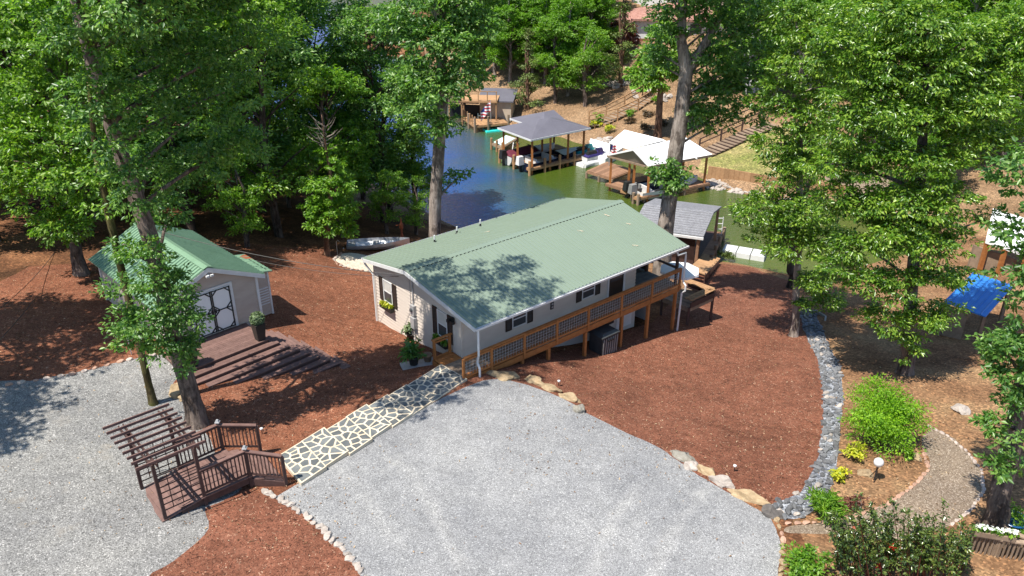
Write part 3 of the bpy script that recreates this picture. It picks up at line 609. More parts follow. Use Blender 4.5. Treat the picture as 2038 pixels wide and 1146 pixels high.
# meter, conduit, floodlight, porch lamp
mt = MB(FG); x = wx(5.05); mt.tube([(x, -.05, 2.9), (x, -.05, 1.2)], .035, 6); mt.tube([(x, -.05, .7), (x, -.05, -.7)], .03, 6); mt.tube([(x - .25, -.03, 2.7), (x - .25, -.03, .2)], .012, 5); mt.build('conduit', 'galv', house)
mt = MB(FG); mt.box((x - .14, -.16, .7), (x + .16, -.02, 1.2)); mt.box((x - .1, -.2, .05), (x + .2, -.02, .6)); bx = mt.build('meter_box', 'galv', house)
mt = MB(FG @ Matrix.Translation((x, -.16, .98)) @ Matrix.Rotation(R(90), 4, 'X')); mt.lathe((0, 0, 0), [(.09, 0), (.09, .06), (.06, .09)], 10); mt.build('meter_dial', 'glass', bx)
mt = MB(FG); x = wx(1.95); mt.box((x - .12, -.1, 1.72), (x + .08, -.02, 1.84))
for dx in (-.14, .1): mt.box((x + dx - .09, -.25, 1.6), (x + dx + .07, -.08, 1.74))
mt.build('floodlight', 'black', house)
mt = MB(HF); mt.lathe((.9, V0 - .1, 1.72), [(.03, 0), (.075, .05), (.08, .14), (.04, .2)], 8); mt.build('porch_lamp', 'white', house)
# porch screens at the back corner
m = MB(HF)
for p, q in (((11.2, .5, .95), (12.9, .5, .95)),): pass
for u in (11.2, 12.85): m.box((u, 2.2, .1), (u + .14, 2.34, roofz(2.3) - .15))
for u in (12.85,): m.box((u, .25, .1), (u + .12, .37, roofz(.3) - .16))
m.box((12.86, 2.36, 1.0), (12.95, 3.6, 1.1)); m.box((12.86, .4, .95), (12.95, 2.18, 1.05)); m.build('porch_post', 'darkwood', house)
m = MB(HF); m.box((12.88, 2.36, .15), (12.9, 3.58, 1.0)); m.build('porch_screen', 'black', house)

# window boxes with plants (leaf helper is defined here for all planting)
def leaves(centers, n_per, spread, size, aspect=.45, flat=.55, up=.6, out_from=None, seed=0, droop=.2):
    """numpy leaf cloud: centers (k,3); returns verts, faces"""
    g = np.random.default_rng(seed); c = np.repeat(np.asarray(centers, float), n_per, axis=0); n = len(c)
    off = g.normal(size=(n, 3)); off /= np.linalg.norm(off, axis=1)[:, None] + 1e-9; off *= (g.random(n) ** .45)[:, None]
    off[:, 2] *= flat; sp = np.asarray(spread, float)
    sp = np.repeat(sp, n_per)[:, None] if sp.ndim else sp
    p = c + off * sp
    d = off + g.normal(size=(n, 3)) * .35; d[:, 2] -= droop
    if out_from is not None: o = p - np.asarray(out_from); o /= np.linalg.norm(o, axis=1)[:, None] + 1e-9; d += o * .5
    d /= np.linalg.norm(d, axis=1)[:, None] + 1e-9
    nn = g.normal(size=(n, 3)) * .55; nn[:, 2] += up
    if out_from is not None: nn += o * .95
    s = np.cross(d, nn); s /= np.linalg.norm(s, axis=1)[:, None] + 1e-9; nn = np.cross(s, d)
    L = size * (.65 + .7 * g.random(n))[:, None]; w = L * aspect * .5
    a = p - d * L * .5; b = p + d * L * .5 - nn * L * .12; m1 = p - d * L * .05 + s * w + nn * L * .1; m2 = p - d * L * .05 - s * w + nn * L * .1
    V = np.empty((n * 4, 3)); V[0::4] = a; V[1::4] = m1; V[2::4] = b; V[3::4] = m2
    i = np.arange(n) * 4; F = np.empty((n * 2, 3), int); F[0::2] = np.c_[i, i + 1, i + 2]; F[1::2] = np.c_[i, i + 2, i + 3]
    return V, F
def leaf_obj(name, V, F, mat, parent=None, base=None):
    b = Vector(base) if base is not None else Vector(parent['_b'])
    me = bpy.data.meshes.new(name); V = V - np.array(b)
    me.vertices.add(len(V)); me.vertices.foreach_set('co', V.astype('f').ravel())
    me.loops.add(F.size); me.loops.foreach_set('vertex_index', F.astype('i').ravel())
    me.polygons.add(len(F)); me.polygons.foreach_set('loop_start', (np.arange(len(F)) * 3).astype('i'))
    me.update(calc_edges=True); me.materials.append(M[mat])
    o = bpy.data.objects.new(name, me); COL.objects.link(o)
    if parent is not None: o.parent = parent; o['_b'] = list(b)
    else: o.location = b; o['_b'] = list(b)
    return o
for v, z, mt_, sz, lb in ((7.28, .3, 'yellow', .16, 'black window box of yellow green plants under the far gable window'), (2.8, .38, 'leafA', .15, 'black window box of dark green plants under the gable window by the porch')):
    b = hp(U0 - .15, v, z); t = thing('window_box', lb, 'planter', b); m = MB(FG); xx = wx(v)
    for a, c in (((xx - .5, -.27, z - .2), (xx + .5, -.25, z)), ((xx - .5, -.07, z - .2), (xx + .5, -.05, z)), ((xx - .5, -.25, z - .2), (xx - .48, -.07, z)), ((xx + .48, -.25, z - .2), (xx + .5, -.07, z)), ((xx - .48, -.25, z - .2), (xx + .48, -.07, z - .05))): m.box(a, c)
    m.build('trough', 'black', t)
    cs = [tuple(FG @ Vector((xx - .42 + .84 * k / 13, -.16 + random.uniform(-.06, .06), z + random.uniform(.02, .12)))) for k in range(14)]
    V, F = leaves(cs, 14, .13, sz, .5, 1, .5, seed=int(v)); leaf_obj('foliage', V, F, mt_, t)

# ------------------------------------------------------------------ porch deck along the house
dk = thing('porch_deck', 'raised orange brown wood deck with wire panel railing along the house', 'deck', hp(6, .2, -1.5))
NB = 9
for k in range(NB):
    v = .06 + k * 1.34 / NB; m = MB(HF); m.box((-.75, v, .065), (13.0, v + 1.34 / NB - .008, .1)); m.build('deck_board', 'cedar' if k < 2 else 'greywood', dk)
for k in range(5): v = 1.405 + k * .14; m = MB(HF); m.box((-.75, v, .065), (.24, v + .132, .1)); m.build('deck_board', 'cedar', dk)
for k in range(14): v = 1.41 + k * .165; m = MB(HF); m.box((U1 + .02, v, .065), (12.98, v + .157, .1)); m.build('deck_board', 'slate', dk)
m = MB(HF); m.box((-.78, .0, -.14), (13.03, .045, .06)); m.build('rim_joist', 'cedar', dk)
m = MB(HF); m.box((-.82, .05, -.14), (-.78, 2.1, .06)); m.build('rim_joist', 'cedar', dk)
m = MB(HF); m.box((-.7, .1, -.3), (13.0, .2, -.14)); m.build('support_beam', 'cedar', dk)
posts_u = [-.7, .75, 2.55, 4.45, 6.4, 8.6, 10.75, 12.85]
for u in posts_u:
    m = MB(HF); m.box((u - .045, .0 - .05, -.12), (u + .045, .045 - .005, 1.06)); m.build('rail_post', 'cedar', dk)
for a, b in zip(posts_u, posts_u[1:]):
    m = MB(HF); m.box((a + .05, -.06, 1.065), (b + .05, .08, 1.105)); m.build('top_rail', 'cedar', dk)
    for z in (.93, .15): m = MB(HF); m.box((a + .05, -.03, z), (b - .05, .01, z + .08)); m.build('rail', 'cedar', dk)
    m = MB(HF); n = max(2, int((b - a) / .15))
    for k in range(1, n): u = a + (b - a) * k / n; m.box((u - .005, -.015, .23), (u + .005, -.005, .93))
    for k in range(1, 5): z = .23 + .7 * k / 5; m.box((a + .05, -.016, z - .005), (b - .05, -.006, z + .005))
    m.build('wire_panel', 'galv', dk)
for u in (2.55, 4.1, 6.4, 8.85, 10.75, 12.8):
    g = hp(u, .15, 0); z = H(g.x, g.y) - .1; m = MB(HF); m.box((u - .07, .08, z), (u + .07, .22, -.3)); m.build('support_post', 'cedar', dk)
for u, v in ((-.7, 2.08), (.1, 2.08)):
    m = MB(HF); m.box((u - .05, v - .05, -.1), (u + .05, v + .05, 1.0)); m.build('rail_post', 'cedar', dk)
m = MB(HF); m.box((-.8, 2.02, 1.005), (.22, 2.14, 1.045)); m.build('top_rail', 'cedar', dk)
for z in (.12, .85): m = MB(HF); m.box((-.65, 2.06, z), (.05, 2.1, z + .08)); m.build('rail', 'cedar', dk)

# bin under the deck
bp = G(1200, 697); b = thing('storage_bin', 'large charcoal plastic bin with grey ribbed front under the porch deck', 'bin', bp); BF = frame(bp, HANG)
m = MB(BF); m.prism([(-.52, -.42), (.52, -.42), (.52, .42), (-.52, .42)], -.1, 1.0, -.05); m.build('body', 'bin', b)
m = MB(BF); m.box((-.6, -.5, 1.002), (.6, .5, 1.07)); m.prism([(-.56, -.46), (.56, -.46), (.56, .46), (-.56, .46)], 1.07, 1.2, .25); m.build('lid', 'bin', b)
for k in range(7): x = -.45 + k * .15; m = MB(BF); m.beam((x, -.43, 0), (x, -.47, .95), .06, .03, (0, 1, 0)); m.build('rib', 'binl', b)
m = MB(BF); m.box((-.2, -.53, .78), (.2, -.48, .84)); m.build('handle', 'black', b)

# ------------------------------------------------------------------ flagstone walkway of stepped slabs
def clip(poly, p, n):
    out = []
    for i in range(len(poly)):
        a, b = poly[i], poly[(i + 1) % len(poly)]; da, db = (a - p).dot(n), (b - p).dot(n)
        if da <= 0: out.append(a)
        if da * db < 0: out.append(a + (b - a) * (da / (da - db)))
    return out
W0r, W0l, W1r, W1l = Vector((-6.95, 20.75)), Vector((-8.1, 22.2)), Vector((-1.85, 27.62)), Vector((-3.0, 28.75))
walk = bpy.data.objects.new('flagstone_walkway', None); COL.objects.link(walk); walk.location = (-5, 25, 0); walk['_b'] = [-5, 25, 0]; tag(walk, kind='structure')
NS = 8; zs = np.linspace(.54, .12, NS); wr = random.Random(3)
for i in range(NS):
    a, b = i / NS, (i + 1) / NS
    if i == NS - 1: b = 1.0
    q = [W0r.lerp(W1r, a), W0r.lerp(W1r, b), W0l.lerp(W1l, b), W0l.lerp(W1l, a)]
    ax = (W1r - W0r).normalized(); lat = (W0l - W0r).normalized(); sh = lat * wr.uniform(-.07, .07)
    q = [q[0] + sh - ax * .03, q[1] + sh, q[2] + sh, q[3] + sh - ax * .03]; z = max(zs[i], max(H(p.x, p.y) for p in q) + .035)
    m = MB(); m.prism(q, z - .16, z, .0); sl = m.build('slab', 'mortar', walk)
    L = (q[1] - q[0]).length; Wd = (q[3] - q[0]).length; seeds = []; sk = wr.uniform(-.5, .5)
    for _ in range(400):
        x, y = wr.uniform(.05, .95) * L, wr.uniform(.03, .97) * Wd
        if all(((x - c + sk * (y - d)) / 1.0) ** 2 + ((y - d) / .62) ** 2 > .27 ** 2 * wr.uniform(.7, 1.6) for _, c, d in seeds): seeds.append((q[0] + ax * x + lat * y, x, y))
        if len(seeds) > 17: break
    seeds = [a_ for a_, _, _ in seeds]
    rect = [q[0] + (ax + lat) * .045, q[1] + (-ax + lat) * .045, q[2] + (-ax - lat) * .045, q[3] + (ax - lat) * .045]
    if (rect[1] - rect[0]).cross(rect[2] - rect[0]) < 0: rect = rect[::-1]
    for s in seeds:
        poly = rect
        for t in seeds:
            if t is s: continue
            d = (t - s); dn = d.normalized(); poly = clip(poly, (s + t) / 2 - dn * .03, dn)
            if len(poly) < 3: break
        if len(poly) < 3: continue
        c = sum(poly, Vector((0, 0))) / len(poly); poly = [c + (p - c) * wr.uniform(.93, 1.0) for p in poly]
        if (poly[1] - poly[0]).cross(poly[2] - poly[1]) < 0: poly = poly[::-1]
        m = MB(); m.prism(poly, z - .03, z + .008, .02); m.build('flagstone', 'slate', sl)

# ------------------------------------------------------------------ shed
SE = Vector((-10.9, 31.68, 0)); SANG = R(135); SF = frame(SE, SANG)   # local x to the back, local y to the left
def sp(a, b, z): return SF @ Vector((a, b, z))
SZ0, SEZ, SRZ, SL, SW, SRV = .9, 2.98, 4.1, 7.0, 4.85, 2.42
shed = thing('garden_shed', 'tan sided shed with green metal gable roof and white double door', 'shed', sp(3.4, 2.4, .8))
def sroof(v): return SEZ + (SRZ - SEZ) * (v / SRV if v < SRV else (SW - v) / (SW - SRV))
FSF = SF @ Matrix.Translation((.2, SW - .3, 0)) @ Matrix.Rotation(R(-90), 4, 'Z')
siding_part('wall', FSF, SW - .6, SZ0, lambda x: sroof(SW - .3 - x) - .1, 'shedsiding', shed)
FSL = SF @ Matrix.Translation((SL - .2, SW - .3, 0)) @ Matrix.Rotation(R(180), 4, 'Z'); siding_part('wall', FSL, SL - .4, SZ0 - .3, lambda x: SEZ - .02, 'shedsiding', shed)
FSR = SF @ Matrix.Translation((.2, .3, 0)); siding_part('wall', FSR, SL - .4, SZ0 - .5, lambda x: SEZ - .02, 'shedsiding', shed)
FSB = SF @ Matrix.Translation((SL - .2, .3, 0)) @ Matrix.Rotation(R(90), 4, 'Z'); siding_part('wall', FSB, SW - .6, SZ0 - .4, lambda x: sroof(.3 + x) - .1, 'shedsiding', shed)
m = MB(SF); m.box((.3, .35, -.2), (SL - .3, SW - .35, SZ0)); m.build('foundation', 'block', shed)
for a, b in ((.2, .3), (.2, SW - .3), (SL - .2, SW - .3), (SL - .2, .3)):
    m = MB(SF); m.box((a - .055, b - .055, SZ0 - .1), (a + .055, b + .055, sroof(b) - .12)); m.build('corner_board', 'white', shed)
m = MB(SF); m.add([(-.0, 0.02, SEZ - .05), (SL, .02, SEZ - .05), (SL, SRV, SRZ - .05), (0, SRV, SRZ - .05), (SL, SW - .02, SEZ - .05), (0, SW - .02, SEZ - .05), (-.0, 0.02, SEZ - .12), (SL, .02, SEZ - .12), (SL, SRV, SRZ - .12), (0, SRV, SRZ - .12), (SL, SW - .02, SEZ - .12), (0, SW - .02, SEZ - .12)],
  [(0, 3, 2, 1), (3, 5, 4, 2), (6, 7, 8, 9), (9, 8, 10, 11), (0, 1, 7, 6), (5, 11, 10, 4), (0, 6, 9, 3), (3, 9, 11, 5), (1, 2, 8, 7), (2, 4, 10, 8)]); sro = m.build('roof', 'white', shed)
for side in (0, 1):
    n = 8
    for i in range(n):
        x0 = -.05 + i * (SL + .1) / n; x1 = x0 + (SL + .1) / n - .004; m = MB(SF)
        ve, vr = (-.03, SRV - .03) if side == 0 else (SW + .03, SRV + .03); ze, zr = SEZ - .012, SRZ - .01
        qd = [(x0, ve, ze), (x1, ve, ze), (x1, vr, zr), (x0, vr, zr)]; m.slab(qd[::-1] if side == 0 else qd, .03)
        for k in range(4):
            a = x0 + (x1 - x0) * (k + .05) / 4
            m.add([(a, ve, ze), (a + .06, ve, ze), (a + .045, ve, ze + .05), (a + .015, ve, ze + .05), (a, vr, zr), (a + .06, vr, zr), (a + .045, vr, zr + .05), (a + .015, vr, zr + .05)], [(0, 1, 2, 3), (7, 6, 5, 4), (3, 2, 6, 7), (0, 3, 7, 4), (2, 1, 5, 6)])
        m.build('roof_panel', 'shedroof', sro)
m = MB(SF); m.add([(-.07, SRV - .2, SRZ - .03), (-.07, SRV, SRZ + .045), (-.07, SRV + .2, SRZ - .03), (SL + .07, SRV - .2, SRZ - .03), (SL + .07, SRV, SRZ + .045), (SL + .07, SRV + .2, SRZ - .03)], [(0, 1, 4, 3), (1, 2, 5, 4), (2, 1, 0), (3, 4, 5)]); m.build('ridge_cap', 'shedroof', sro)
m = MB(SF)
for v0 in (-.02, SW + .02):
    m.add([(-.06, v0, SEZ - .22), (-.06, v0, SEZ - .02), (-.06, SRV, SRZ - .03), (-.06, SRV, SRZ - .23), (-.02, v0, SEZ - .22), (-.02, v0, SEZ - .02), (-.02, SRV, SRZ - .03), (-.02, SRV, SRZ - .23)], [(0, 1, 2, 3), (7, 6, 5, 4), (0, 4, 5, 1), (3, 2, 6, 7), (0, 3, 7, 4), (1, 5, 6, 2)])
m.build('rake_board', 'white', shed)
# doors with black octagon trim
dx0 = SW - .3 - 3.35
for k, (a, b) in enumerate(((dx0 + .08, dx0 + .92), (dx0 + .94, dx0 + 1.78))):
    m = MB(FSF); m.box((a, -.05, SZ0 + .04), (b, -.02, SZ0 + 2.02)); d = m.build('door', 'whiteroof', shed)
    t = MB(FSF); z0, z1 = SZ0 + .06, SZ0 + 2.0; zm = (z0 + z1) / 2; w = .048; y = -.058
    for p, q in (((a + .03, z0), (a + .03, z1)), ((b - .03, z0), (b - .03, z1)), ((a, z0 + .03), (b, z0 + .03)), ((a, z1 - .03), (b, z1 - .03)), ((a, zm), (b, zm))): t.beam((p[0], y, p[1]), (q[0], y, q[1]), .02, w, (0, 0, 1) if p[1] == q[1] else (1, 0, 0))
    for zz0, zz1 in ((z0, zm), (zm, z1)):
        c = .27
        for p, q in (((a, zz0 + c), (a + c, zz0)), ((b, zz0 + c), (b - c, zz0)), ((a, zz1 - c), (a + c, zz1)), ((b, zz1 - c), (b - c, zz1))): t.beam((p[0], y - .004, p[1]), (q[0], y - .004, q[1]), .02, w, (0, 0, 1))
    t.build('door_trim', 'blacktrim', d)
    hn = MB(FSF); xx = b - .08 if k == 0 else a + .08; hn.box((xx - .02, -.11, SZ0 + .95), (xx + .02, -.07, SZ0 + 1.15)); hn.build('handle', 'black', d)
m = MB(FSF)
for a, b in (((dx0 - .06, -.045, SZ0), (dx0 + .06, -.005, SZ0 + 2.14)), ((dx0 + 1.8, -.045, SZ0), (dx0 + 1.92, -.005, SZ0 + 2.14)), ((dx0 + .06, -.045, SZ0 + 2.03), (dx0 + 1.8, -.005, SZ0 + 2.14))): m.box(a, b)
m.build('door_frame', 'white', shed)
m = MB(SF); m.box((-.02, SRV - .05, SRZ - .42), (.18, SRV + .05, SRZ - .32)); m.box((-.16, SRV - .16, SRZ - .42), (-.03, SRV - .03, SRZ - .34)); m.box((-.16, SRV + .03, SRZ - .42), (-.03, SRV + .16, SRZ - .34)); m.build('floodlight', 'white', shed)
# lean-to on the right side
m = MB(SF); bx0, bx1, by = .95, 3.2, -.62
lean_z = 2.72
for F0, L in ((SF @ Matrix.Translation((bx0, .28, 0)) @ Matrix.Rotation(R(-90), 4, 'Z'), .9), (SF @ Matrix.Translation((bx0, by, 0)), bx1 - bx0)):
    siding_part('lean_to_wall', F0, L, .45, lambda x: lean_z - .06, 'shedsiding', shed)
m = MB(SF); m.box((bx0 - .02, by - .06, .4), (bx0 + .06, by + .02, lean_z - .08)); m.build('corner_board', 'white', shed)
lr = MB(SF); lr.slab([(bx0 - .2, by - .18, lean_z - .1), (bx0 - .2, .32, lean_z + .12), (bx1 + .1, .32, lean_z + .12), (bx1 + .1, by - .18, lean_z - .1)], .05); lro = lr.build('lean_to_roof', 'shedroof', shed)
for k in range(8):
    x = bx0 - .18 + k * .35; m = MB(SF); m.add([(x, by - .18, lean_z - .1), (x + .06, by - .18, lean_z - .1), (x + .03, by - .18, lean_z - .07), (x, .32, lean_z + .12), (x + .06, .32, lean_z + .12), (x + .03, .32, lean_z + .15)], [(0, 2, 5, 3), (2, 1, 4, 5), (0, 1, 2)]); m.build('roof_rib', 'shedroof', lro)
m = MB(SF); m.slab([(bx0 + 1.5, by - .19, lean_z - .096), (bx0 + 1.7, by + .1, lean_z - .03), (bx1 - .2, by + .2, lean_z - .01), (bx1 + .11, by - .19, lean_z - .096)], .01); m.build('rust_patch', 'orange', lro)
for k in range(7): m = MB(SF); z = 1.0 + k * .13; m.box((bx0 - .03, by + .05, z), (bx0 - .015, by + .5, z + .05)); m.build('vent_slat', 'white', shed)

# ------------------------------------------------------------------ shed deck and wrap-around steps
sdk = thing('shed_deck', 'brown stained deck with eight wide wrap around steps before the shed door', 'deck', sp(-2, 2.5, .3))
FX, RY, LY = -1.85, 1.1, 4.9      # front edge, right edge, left edge in the shed frame
nb = 14
for k in range(nb):
    x = .18 - (k + 1) * (.18 - FX) / nb; m = MB(SF); m.box((x, RY, .84), (x + (.18 - FX) / nb - .007, LY, .88)); m.build('deck_board', 'browndeck', sdk)
m = MB(SF); m.box((FX + .03, RY + .03, -.4), (.15, LY - .03, .835)); m.build('frame', 'darkwood', sdk)
TR, RS = .335, .142
for i in range(1, 9):
    z = .88 - RS * i; fx = FX - TR * i; ry = RY - (TR * .82) * i; ly = LY + .1
    # front treads: two boards each, mitred at the corner, stopping where the ground rises over them
    x_in = fx + TR; yl = ly
    while yl > RY and H(*sp(fx + .15, yl, 0)[:2]) > z - .02: yl -= .12
    for j in range(2):
        a = fx + j * TR / 2; m = MB(SF); c0 = ry + j * (TR * .41); m.add([(a, c0, z), (a + TR / 2 - .008, c0 + TR * .41 - .005, z), (a + TR / 2 - .008, yl, z), (a, yl, z), (a, c0, z - .04), (a + TR / 2 - .008, c0 + TR * .41 - .005, z - .04), (a + TR / 2 - .008, yl, z - .04), (a, yl, z - .04)], [(0, 3, 2, 1), (4, 5, 6, 7), (0, 1, 5, 4), (1, 2, 6, 5), (2, 3, 7, 6), (3, 0, 4, 7)]); m.build('tread', 'browndeck', sdk)
    m = MB(SF); m.box((fx + .03, ry + .04, z - .5), (fx + .06, yl - .02, z - .042)); m.build('riser', 'darkwood', sdk)
    xb = -.35 - .05 * i
    for j in range(2):
        b0 = ry + j * TR * .41; m = MB(SF); x0 = fx + j * TR / 2
        m.add([(x0 + .006, b0, z), (xb, b0, z), (xb, b0 + TR * .41 - .008, z), (x0 + TR / 2, b0 + TR * .41 - .008, z), (x0 + .006, b0, z - .04), (xb, b0, z - .04), (xb, b0 + TR * .41 - .008, z - .04), (x0 + TR / 2, b0 + TR * .41 - .008, z - .04)], [(3, 2, 1, 0), (7, 4, 5, 6)][:0] + [(0, 1, 2, 3), (4, 7, 6, 5), (0, 4, 5, 1), (1, 5, 6, 2), (2, 6, 7, 3), (3, 7, 4, 0)]); m.build('tread', 'browndeck', sdk)
    m = MB(SF); m.box((fx + .06, ry + .03, z - .5), (xb - .02, ry + .06, z - .042)); m.build('riser', 'darkwood', sdk)

# topiary planters on the shed deck
def topiary(p, label):
    t = thing('topiary_planter', label, 'planter', p, 'topiary planters on the shed deck'); Fp = frame(p, SANG)
    m = MB(Fp); m.prism([(-.16, -.16), (.16, -.16), (.16, .16), (-.16, .16)], 0, .78, -.45); m.build('pot', 'pot', t)
    g = np.random.default_rng(4); d = g.normal(size=(260, 3)); d /= np.linalg.norm(d, axis=1)[:, None]
    V, F = leaves(np.array(p) + np.array([0, 0, 1.0]) + d * .27, 7, .06, .07, .6, 1, .1, out_from=np.array(p) + np.array([0, 0, 1.0]), seed=2); leaf_obj('ball_foliage', V, F, 'boxwood', t)
    m = MB(); m.lathe(tuple(Vector(p) + Vector((0, 0, .72))), [(.05, 0), (.2, .1), (.25, .28), (.2, .44), (.06, .52)], 10); m.build('inner_growth', 'boxwood', t)
topiary(sp(-1.6, 1.38, .88), 'dark tapered planter with clipped round bush at the deck corner by the steps')
topiary(sp(-1.6, 4.4, .88), 'dark tapered planter behind the leafy trunk at the far end of the shed deck')
# ------------------------------------------------------------------ pergola gateway
P1f, P1b = Vector((-10.64, 18.83, 0)), Vector((-11.91, 20.17, 0))
ac = (P1b - P1f); gw = ac.length; acn = ac.normalized(); al = Vector((acn.y, -acn.x, 0))
P2f, P3f = Vector((-9.70, 19.64, 0)), Vector((-8.56, 20.62, 0)); al = (P3f - P1f).normalized()
P2b, P3b = P2f + ac * 1.0, P3f + ac * 1.05
pg = thing('pergola_gateway', 'dark brown pergola gateway with ramp and baluster railings between the two gravel areas', 'pergola', P1f + Vector((0, 0, .7)))
FLZ = .93; TOP = 2.98
for p, h0, h1 in ((P1f, .55, TOP), (P1b, .6, TOP), (P2f, .3, TOP), (P2b, .4, TOP), (P3f, .2, 2.02), (P3b, .3, 2.02)):
    m = MB(frame(Vector((p.x, p.y, 0)), math.atan2(al.y, al.x))); m.box((-.05, -.05, h0), (.05, .05, h1)); m.build('post', 'darkwood', pg)
for p in (P3f, P3b):
    m = MB(); m.box((p.x - .075, p.y - .075, 2.022), (p.x + .075, p.y + .075, 2.06)); m.prism([(p.x - .06, p.y - .06), (p.x + .06, p.y - .06), (p.x + .06, p.y + .06), (p.x - .06, p.y + .06)], 2.06, 2.13, .4); m.build('solar_cap', 'galv', pg)
zr0, zr1 = .73, FLZ
nbd = 9
start = P1f - al * .12; startb = P1b - al * .12
def deckz(t): return zr0 + (zr1 - zr0) * min(1, t / .45)
Ltot = (P3f - start).length + .08; nbo = 19
for k in range(nbo):
    t0, t1 = k / nbo, (k + 1) / nbo - .006 / (Ltot / nbo) * .05
    a, b = start + al * (Ltot * t0), start + al * (Ltot * t1); z0, z1 = deckz(t0), deckz(t1)
    e = acn * (-.06); w = acn * (gw + .12)
    m = MB(); m.slab([Vector((*(a + e).xy, z0)), Vector((*(b + e).xy, z1)), Vector((*(b + e + w).xy, z1)), Vector((*(a + e + w).xy, z0))], .035); m.build('deck_board', 'browndeck', pg)
for s0 in (P1f - acn * .0, P1b + acn * .0):
    a = s0 + al * .5; b = s0 + al * (Ltot - .1); m = MB(); m.beam((a.x, a.y, .76), (b.x, b.y, .76), .04, .24); m.build('side_board', 'darkwood', pg)
# roof beams and slats
for q, (pf, pb) in enumerate(((P1f, P1b), (P2f, P2b))):
    for off in (-.07, .07):
        a = pf + al * off - acn * .25; b = pb + al * off + acn * .6; m = MB(); m.beam((a.x, a.y, TOP - .08), (b.x, b.y, TOP - .08), .035, .14); m.build('beam', 'darkwood', pg)
for k in range(9):
    a = P1f + acn * (gw * (k / 8 * 1.46 - .1)) - al * .5; b = a + al * 2.05; m = MB(); m.beam((a.x, a.y, TOP + .035), (b.x, b.y, TOP + .035), .04, .09); m.build('roof_slat', 'browndeck', pg)
# grid panels between the first two posts, balusters between the next
def grid_panel(a, b, z0, z1, nz=6, nx=3):
    for k in range(nz + 1):
        z = z0 + (z1 - z0) * k / nz; m = MB(); m.beam((a.x, a.y, z), (b.x, b.y, z), .025, .03); m.build('lattice_bar', 'darkwood', pg)
    for k in range(1, nx + 1):
        p = a.lerp(b, k / (nx + 1)); m = MB(); m.box((p.x - .011, p.y - .011, z0), (p.x + .011, p.y + .011, z1)); m.build('lattice_bar', 'darkwood', pg)
grid_panel(P1f, P2f, 1.05, 2.35); grid_panel(P1b, P2b, 1.05, 2.35)
def balustrade(a, b, za, zb, h=.92, n=10, posts=True, cap=True):
    d = (b - a).normalized()
    m = MB(); m.beam((a.x, a.y, za + h + .02), (b.x, b.y, zb + h + .02), .13, .035); m.build('top_rail', 'browndeck', pg)
    for hz in (.1, h - .06): m = MB(); m.beam((a.x, a.y, za + hz), (b.x, b.y, zb + hz), .035, .07); m.build('rail', 'darkwood', pg)
    for k in range(1, n):
        p = a.lerp(b, k / n); z = za + (zb - za) * k / n; m = MB(); m.box((p.x - .017, p.y - .017, z + .08), (p.x + .017, p.y + .017, z + h - .02)); m.build('baluster', 'darkwood', pg)
balustrade(P2f, P3f, FLZ, FLZ, 1.0, 12); balustrade(P2b, P3b, FLZ, FLZ, 1.0, 12)
P4f, P4b = Vector((-7.45, 20.72, 0)), Vector((-8.75, 22.38, 0))
for p in (P4f, P4b): m = MB(frame(p, math.atan2(al.y, al.x))); m.box((-.05, -.05, .1), (.05, .05, 1.62)); m.build('post', 'darkwood', pg)
balustrade(P3f, P4f, .93, .66, .98, 10); balustrade(P3b, P4b, .93, .66, .98, 10)
m = MB(); m.beam((P3f.x, P3f.y, .68), (P4f.x, P4f.y, .45), .04, .26); m.build('side_board', 'darkwood', pg)
for i, (t, z) in enumerate(((.12, .80), (.42, .66), (.72, .56))):
    for j in range(2):
        tt = t + j * .145; a = P3f.lerp(P4f, tt); b = P3b.lerp(P4b, tt); a2 = P3f.lerp(P4f, tt + .14); b2 = P3b.lerp(P4b, tt + .14)
        m = MB(); m.slab([Vector((*a.xy, z)), Vector((*a2.xy, z)), Vector((*b2.xy, z)), Vector((*b.xy, z))], .04); m.build('tread', 'browndeck', pg)

# ------------------------------------------------------------------ stones: borders, edging, river bed
STONES = {k: [blob_mesh('stone', 1, s, sq, 2, .35, k, 6) for s, sq in ((1, (1, .75, .4)), (2, (1, .6, .45)), (3, (.9, .8, .4)), (4, (1, .7, .5)))] for k in ('slatestone', 'whiterock', 'tanrock', 'greyrock', 'darkrock')}
BRICK = {k: blob_mesh('block', 1, 5, (1, .5, .4), 2, .1, k, 10) for k in ('pinkblock', 'greyblock')}
def put(name, me, p, s, rz, parent=None, tilt=.15):
    o = bpy.data.objects.new(name, me); COL.objects.link(o)
    b = Vector(parent['_b']) if parent is not None else Vector((0, 0, 0))
    o.parent = parent; o.location = Vector(p) - b; o.scale = s if isinstance(s, tuple) else (s, s, s); o.rotation_euler = (random.uniform(-tilt, tilt), random.uniform(-tilt, tilt), rz); return o
ORD = ['first', 'second', 'third', 'fourth', 'fifth', 'sixth', 'seventh', 'eighth', 'ninth', 'tenth', 'eleventh']
bl = [(1000,748,.95,.42,'tanrock','big flat tan'),(1058,757,.62,.3,'tanrock','low tan'),(1094,773,.62,.34,'tanrock','golden tan'),(1131,793,.66,.32,'tanrock','long tan'),(1151,818,.34,.22,'greyrock','small split grey'),
      (1355,909,.75,.38,'greyrock','grey green slanted'),(1371,930,.36,.3,'whiterock','short pale'),(1403,940,.60,.33,'tanrock','smooth tan'),(1437,962,.52,.30,'whiterock','cream white'),(1485,990,.85,.30,'tanrock','long brown tan'),(1535,1022,.45,.27,'darkrock','dark charcoal')]
